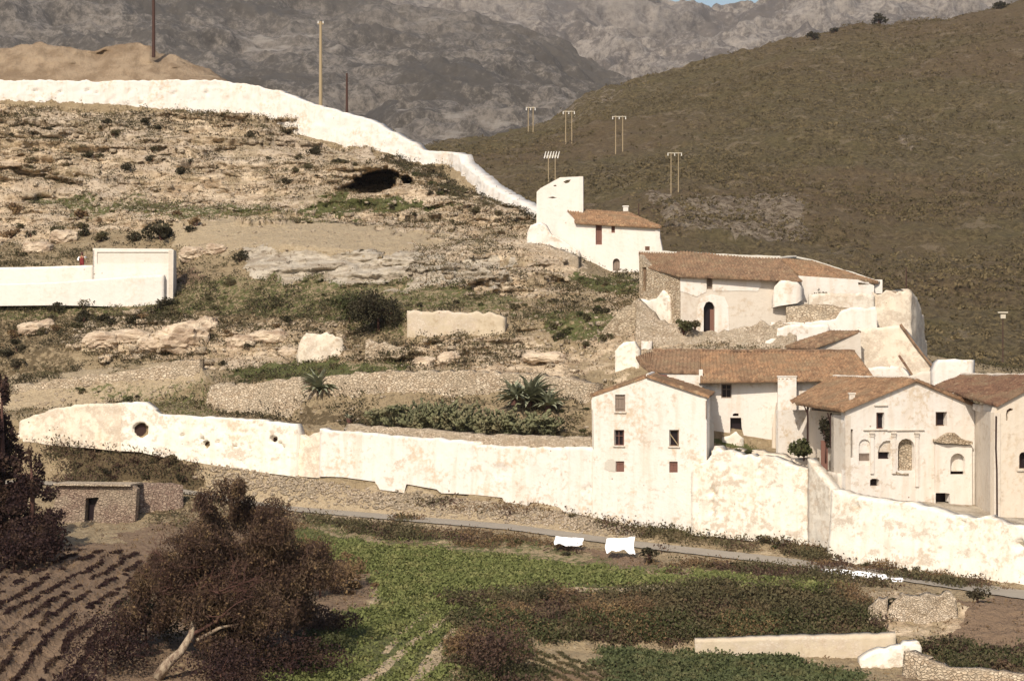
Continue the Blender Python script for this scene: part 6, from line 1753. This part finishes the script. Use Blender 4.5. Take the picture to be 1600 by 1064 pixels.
# prickly pears
def pear(base, w_, h, n, seed, label):
    rs = np.random.RandomState(seed); h *= rs.uniform(.7, 1.25); r = thing('prickly_pear', base, label, 'cactus', 'prickly pears behind the long white wall')
    V, Q, A = [], [], []
    tips = [(base + Vector((rs.uniform(-.3, .3) * w_, rs.uniform(-.3, .3), 0)), Vector((0, 0, 1))) for _ in range(max(4, int(w_ * 3)))]
    for i in range(n):
        p, d = tips[rs.randint(len(tips))]
        nd = (d + Vector((rs.normal() * .8, rs.normal() * .6, .35))).normalized()
        if p.z - base.z > h * rs.uniform(.6, 1.0): nd.z = -abs(nd.z) * .2
        L = rs.uniform(.22, .36); fn = Vector(rs.normal(size=3)); sd = nd.cross(fn).normalized(); tn = nd.cross(sd) * .025
        c = p + nd * L * .5; b0 = len(V); m = 8
        for sg in (-1, 1):
            for k in range(m):
                a = 2 * math.pi * k / m; V.append(c + nd * (math.cos(a) * L * .55) + sd * (math.sin(a) * L * .36) + tn * sg)
        av = rs.uniform(); A += [av] * (2 * m)
        Q += [(b0, b0 + 1, b0 + 2, b0 + 3), (b0, b0 + 3, b0 + 4, b0 + 7), (b0 + 4, b0 + 5, b0 + 6, b0 + 7)]
        o = b0 + m; Q += [(o, o + 3, o + 2, o + 1), (o, o + 7, o + 4, o + 3), (o + 4, o + 7, o + 6, o + 5)]
        for k in range(m): Q.append((b0 + k, b0 + m + k, b0 + m + (k + 1) % m, b0 + (k + 1) % m))
        e = p + nd * L
        if abs(e.x - base.x) < w_ * .62 and e.z > base.z - .2: tips.append((e, nd))
    obj('pads', np_mesh('pads', np.array([tuple(v) for v in V]), np.array(Q), mat=M['cactus'], attrs={'v': np.array(A)}), r)
for i, (x, y, Y, w_, h, n, lb) in enumerate([(594, 664, 165.5, 1.6, 0.91, 156, 'leftmost low prickly pear behind the white wall'), (622, 668, 165, 2, 1.95, 360, 'prickly pear standing second from the left'), (655, 672, 164.4, 2.2, 2.73, 504, 'tall prickly pear clump left of the hedge middle'),
        (692, 672, 164, 2.2, 2.21, 456, 'prickly pear clump at the hedge middle'), (722, 674, 163.2, 1.9, 1.69, 336, 'prickly pear right of the hedge middle'), (752, 678, 162.6, 2.2, 2.47, 408, 'prickly pear clump left of the largest agave'),
        (790, 680, 162.2, 2.2, 2.21, 408, 'prickly pear in front of the left side of the largest agave'), (826, 682, 161.6, 2.2, 1.95, 384, 'prickly pear in front of the largest agave'), (858, 684, 161, 1.9, 1.82, 336, 'prickly pear at the right end of the hedge')]):
    pear(W(x, y, Y), w_, h, n, 200 + i, lb)

# ------------------------------------------------------------------ uncountable ground cover
def scatter(name, mask, n, mat, size, lift, seed, per=6, spread=.25, up=1.0, aspect=.35, zsq=.6):
    rs = np.random.RandomState(seed)
    pr = mask * (np.abs(GPX) < 1e9) * (GPX > -60) * (GPX < 1660) * (GPY < 1130)
    dy = np.abs(np.diff(G[..., 1], axis=0, append=G[-1:, :, 1])) + np.abs(np.diff(G[..., 2], axis=0, append=G[-1:, :, 2]))
    pr = pr * np.clip(dy, 0, .8) * G[..., 1]
    pr = pr.ravel(); pr = pr / pr.sum()
    k = rs.choice(len(pr), n, p=pr)
    c = G.reshape(-1, 3)[k]
    C = np.repeat(c, per, 0) + rs.normal(size=(n * per, 3)) * np.array([spread, spread, spread * zsq * .5]); C[:, 2] += lift * rs.uniform(.1, 1, n * per)
    V, q, v = cards(C, size, rs, up=up, aspect=aspect, attr=np.clip(np.repeat(rs.uniform(0, 1, n), per) * .7 + rs.uniform(0, .3, n * per), 0, 1))
    tag(obj(name, np_mesh(name, V, q, mat=M[mat], attrs={'v': v})), kind='stuff')
fieldm = (P[..., 1] < 150) * GREEN
lowf = (P[..., 1] < 127) * (bpx > 900)
rowm = np.where((bpy_ > 930) & (bpx > 520) & (bpx < 760), sstep(-.55, .25, np.sin((P[..., 0] + (P[..., 1] - 120) * -.42 + .5 * fbm(P * .2, 3, 67)) * 2 * math.pi / 1.5)), 1)
thin = np.clip(.75 + fbm(P * np.array([.12, .25, 1]), 4, 68) * 1.6, .2, 1)
scatter('crop', np.where((lowf > 0) | (fieldm < .95), 0, 1.) * rowm * thin, 19000, 'crop', .19, .16, 301, per=5, aspect=.6, up=.5)
scatter('crop', np.where((lowf > 0) & (GREEN > .95), 1., 0) * thin, 7500, 'crop2', .19, .16, 302, per=5, aspect=.6, up=.5)
scatter('grass', np.where(P[..., 1] > 148, GREEN, 0), 16000, 'grass', .17, .12, 303, per=4)
nearroad = 1 - .85 * sstep(-3.2, -1.2, P[..., 1] - yr0[None]) * (P[..., 1] < yr0[None] + .5)
vg = fbm(P * .33, 4, 65); vh = fbm(P * .5, 4, 69)
low_s = SCRUB ** 1.5 * (P[..., 1] < 160) * nearroad
scatter('undergrowth', low_s * sstep(-.02, .14, vg), 5200, 'leaf_olive', .18, .38, 304, per=8, spread=.32, up=.4, aspect=.5)
scatter('undergrowth', low_s * sstep(.02, -.12, vg) * sstep(-.05, .1, vh), 2600, 'leaf_dry', .17, .25, 314, per=8, spread=.3, up=.4, aspect=.4)
scatter('undergrowth', low_s * sstep(.0, -.15, vh), 1700, 'leaf_red', .18, .35, 316, per=8, spread=.3, up=.4, aspect=.5)
scatter('undergrowth', low_s * (bpy_ > 960) * sstep(-.2, .05, vh), 3200, 'leaf_green', .18, .3, 317, per=8, spread=.3, up=.4, aspect=.5)
scatter('undergrowth', SCRUB ** 1.5 * (P[..., 1] >= 160) * (P[..., 1] < 250) * sstep(-.02, .12, fbm(P * .45, 4, 64)), 7000, 'leaf_dark', .18, .28, 305, per=7, spread=.25, up=.4, aspect=.5)
scatter('dry_grass', np.clip(ROCK * .35 + (1 - GRAVEL) * .12 + SOIL * .1, 0, 1) * (P[..., 1] < 250) * (1 - build) * (1 - onroad), 22000, 'leaf_dry', .17, .12, 306, per=3, spread=.12)
scatter('weeds', np.clip(ROCK, 0, 1) * np.where(fbm(P * .2, 3, 60) > .12, 1., .08) * np.where(P[..., 1] > 212, .4, 1) * (P[..., 1] > 160) * (P[..., 1] < 250), 6500, 'leaf_olive', .17, .18, 307, per=7, spread=.2)
scatter('undergrowth', SCRUB ** 1.5 * (P[..., 1] >= 160) * (P[..., 1] < 250) * sstep(-.05, .12, fbm(P * .4, 4, 66)), 8500, 'leaf_olive', .18, .25, 315, per=7, spread=.25, up=.4, aspect=.5)
scatter('scrub_cover', np.clip(SCRUB, .1, 1) * np.where(P[..., 1] > 212, .35, 1) * (P[..., 1] > 172) * (P[..., 1] < 249) * (GRAVEL < .5) * (GREY < .5) * (1 - build) * sstep(0., .16, fbm(P * np.array([.5, .5, 1.2]), 4, 74)), 7000, 'leaf_olive', .15, .16, 318, per=6, spread=.16, up=.4, aspect=.5)
scatter('undergrowth', inpoly(bpx + jn * 20, bpy_ + jn2 * 8, Z_('70,690 200,704 325,726 330,755 200,752 80,754')) * 1., 1500, 'leaf_red', .2, .5, 319, per=10, spread=.35, up=.4, aspect=.5)
scatter('undergrowth', inpoly(bpx + jn * 20, bpy_ + jn2 * 8, Z_('70,690 200,700 325,722 330,755 200,752 80,754')) * sstep(-.1, .1, vh), 700, 'leaf_olive', .2, .45, 320, per=10, spread=.35, up=.4, aspect=.5)
# weeds on the crests of the furrows
scatter('furrow_weeds', FUR * np.clip(np.sin(u * 2 * math.pi / 1.25) - .8, 0, 1) * np.clip(.5 + fbm(P * .5, 3, 61) * 1.5, 0, 1), 8000, 'leaf_maroon', .17, .10, 308, per=5, spread=.07)
scatter('furrow_weeds', FUR2 * np.clip(np.sin(u2 * 2 * math.pi / .9) - .5, 0, 1), 3000, 'leaf_olive', .16, .08, 309, per=4, spread=.06)

# loose stones on the slopes: small angular blocks, one object
def stones(name, mask, n, smin, smax, seed, mat):
    rs = np.random.RandomState(seed)
    pr = (mask * (GPX > -40) * (GPX < 1640)).ravel(); pr = pr / pr.sum()
    c = G.reshape(-1, 3)[rs.choice(len(pr), n, p=pr)]
    cube = np.array([(x, y, z) for z in (-1, 1) for y in (-1, 1) for x in (-1, 1)], float) * .5
    s = rs.uniform(smin, smax, (n, 1, 1)) * rs.uniform(.6, 1.2, (n, 1, 3)) * np.array([1.2, 1, .65])
    V = cube[None] * s * (1 + rs.uniform(-.28, .28, (n, 8, 3)))
    a = rs.uniform(0, 6.28, n); ca, sa = np.cos(a), np.sin(a)
    X = V[..., 0] * ca[:, None] - V[..., 1] * sa[:, None]; Yy = V[..., 0] * sa[:, None] + V[..., 1] * ca[:, None]
    V = np.stack([X, Yy, V[..., 2]], -1) + c[:, None]
    fc = np.array([(0, 2, 3, 1), (4, 5, 7, 6), (0, 1, 5, 4), (2, 6, 7, 3), (0, 4, 6, 2), (1, 3, 7, 5)])
    q = (np.arange(n)[:, None, None] * 8 + fc[None]).reshape(-1, 4)
    tag(obj(name, np_mesh(name, V.reshape(-1, 3), q, mat=M[mat])), kind='stuff')
nb = (1 - build) * (1 - onroad) * (P[..., 1] < 250) * (P[..., 1] > 150)
stones('loose_stones', np.clip(ROCK + GRAVEL * .25, 0, 1) * nb, 5000, .08, .30, 401, 'rubble_pale')
stones('loose_stones', np.clip(ROCK, 0, 1) * nb, 500, .3, .7, 402, 'rubble')

stones('loose_stones', inpoly(bpx, bpy_, Z_('330,722 460,742 600,768 760,782 930,806 1010,826 1000,842 800,822 460,796 330,772')) * (1 - onroad), 6000, .06, .24, 403, 'rubble_pale')

# scrub of the far hill
def hill_scrub():
    rs = np.random.RandomState(501); n = 52000
    vis = (HPX > -50) & (HPX < 1650) & (HPY > -30) & (HQ[..., 1] < 1045)
    pr = (vis * np.clip(.5 + fbm(HQ * .02, 5, 62) * 2.2, .06, 1)).ravel().astype(float); pr /= pr.sum()
    c = HQ.reshape(-1, 3)[rs.choice(len(pr), n, p=pr)] + rs.normal(size=(n, 3)) * np.array([1.2, 2, 0])
    s = rs.uniform(.3, 1.05, n) ** 1.5; per = 9
    C = np.repeat(c, per, 0) + rs.normal(size=(n * per, 3)) * np.repeat(s, per)[:, None] * np.array([.5, .5, .28]); C[:, 2] += np.repeat(s, per) * .35
    V, q, v = cards(C, np.repeat(s, per) * .75, rs, up=.4, aspect=.7, attr=np.clip(np.repeat(rs.uniform(0, 1, n), per) * .75 + rs.uniform(0, .25, n * per), 0, 1))
    tag(obj('hill_scrub', np_mesh('hill_scrub', V, q, mat=M['hillscrub'], attrs={'v': v})), kind='stuff')
hill_scrub()

# boulders one can tell apart
def boulder(px, py, Y, w_, h, seed, label, mat='rock'):
    rs = random.Random(seed)
    bm = bmesh.new(); bmesh.ops.create_icosphere(bm, subdivisions=4, radius=1)
    c = W(px, py, Y); vs = np.array([v.co[:] for v in bm.verts])
    q = np.sign(vs) * np.abs(vs) ** .75
    q = q * np.array([w_ / 2, w_ * .42, h / 2])
    d = fbm(q * 1.1 + seed, 6, seed, gain=.62) * .95 * min(w_, h) * .5
    zz_ = q[:, 2] * 1.6 / max(h, .5) + fbm(q * .6 + seed, 2, seed)
    q = q + vs * (d + .20 * h * (np.abs(zz_ * 2 % 1 - .5)))[:, None] + np.array(c)
    for v, k in zip(bm.verts, q): v.co = k
    me = bpy.data.meshes.new('boulder'); bm.to_mesh(me); bm.free(); me.materials.append(M['rubble_pale' if mat == 'pale' else 'rockb'])
    tag(obj('boulder', me), label, 'rock', 'rock outcrops of the hillside')
def m_rock():
    t = NT('bare_rock')
    n = t.noise(.9, 6, co=t.map((.6, .6, 2)), rough=.7); f = t.noise(5, 4, rough=.7)
    c = t.mix(t.ramp(n, .35, .65), (.30, .215, .15), (.60, .49, .36)); c = t.mix(t.ramp(f, .55, .75, 0, .5), c, (.24, .17, .12))
    return t.done(c, .95, t.math('ADD', n, f), .8, .15)
M['rockb'] = m_rock()
for i, (x, y, w_, h, lb) in enumerate([(160, 535, 2.6, 1.3, 'low pale rock, leftmost of the row under the thicket'), (205, 528, 3.4, 1.1, 'long pale slab of rock second in the row'), (240, 540, 2.2, 1.1, 'small sloping rock in the middle of the row'), (285, 532, 3.8, 2.2, 'largest bedded rock with a dark cleft, left-hand slope'), (322, 512, 1.7, 1.7, 'overhanging rock knob right of the largest bedded rock'),
        (378, 540, 2.0, 1.5, 'rock left of the ragged white wall patch'), (420, 528, 3.0, 1.0, 'pale ledge rock touching the ragged white patch'), (450, 552, 1.6, .9, 'small rock under the ragged white patch'), (60, 515, 3.0, 1.3, 'pinkish rock at the far left under the thicket'), (700, 565, 1.6, 1.3, 'pale square rock under the tan ruin wall'),
        (665, 572, 1.4, 1.1, 'small rock left of the pale square one'), (850, 560, 3.0, .8, 'flat rock right of the tan ruin wall'), (790, 443, 1.2, 1.6, 'upright white stone at the right end of the grey rock face'), (60, 390, 2.6, 1.2, 'rock above the courtyard wall at the left'), (100, 372, 2.2, 1.1, 'rock high left above the standing person'),
        (40, 268, 3.2, .9, 'ledge rock beside the long dark cleft'), (300, 400, 2.4, 1.2, 'rock between the flat white house and the grey face'), (340, 392, 1.8, 1.0, 'rounded rock left of the grey face')]):
    g = ground(x, y + h / 2 / F * 0); boulder(x, y, g.y + .2, w_, h, i * 3 + 1, lb)

# ------------------------------------------------------------------ air
lo_, hi_ = np.full(3, 1e9), np.full(3, -1e9)
for o_ in COL.objects:
    if o_.type == 'MESH' and o_.get('kind') == 'structure':
        b_ = np.empty(len(o_.data.vertices) * 3, np.float32); o_.data.vertices.foreach_get('co', b_); b_ = b_.reshape(-1, 3)
        lo_ = np.minimum(lo_, b_.min(0)); hi_ = np.maximum(hi_, b_.max(0))
lo_[1] = -30; lo_ -= (5, 0, 1); hi_ += (5, 5, 5)
mb = MB(); mb.box((lo_ + hi_) / 2, hi_ - lo_)
t = NT('thin_haze'); vp = t.n('ShaderNodeVolumePrincipled'); vp.inputs['Density'].default_value = 0.00005; vp.inputs['Color'].default_value = (0.92, 0.88, 0.88, 1)
vp.inputs['Anisotropy'].default_value = 0.2
t.L(vp.outputs[0], t.out.inputs['Volume'])
tag(mb.build('haze', t.m), kind='stuff')
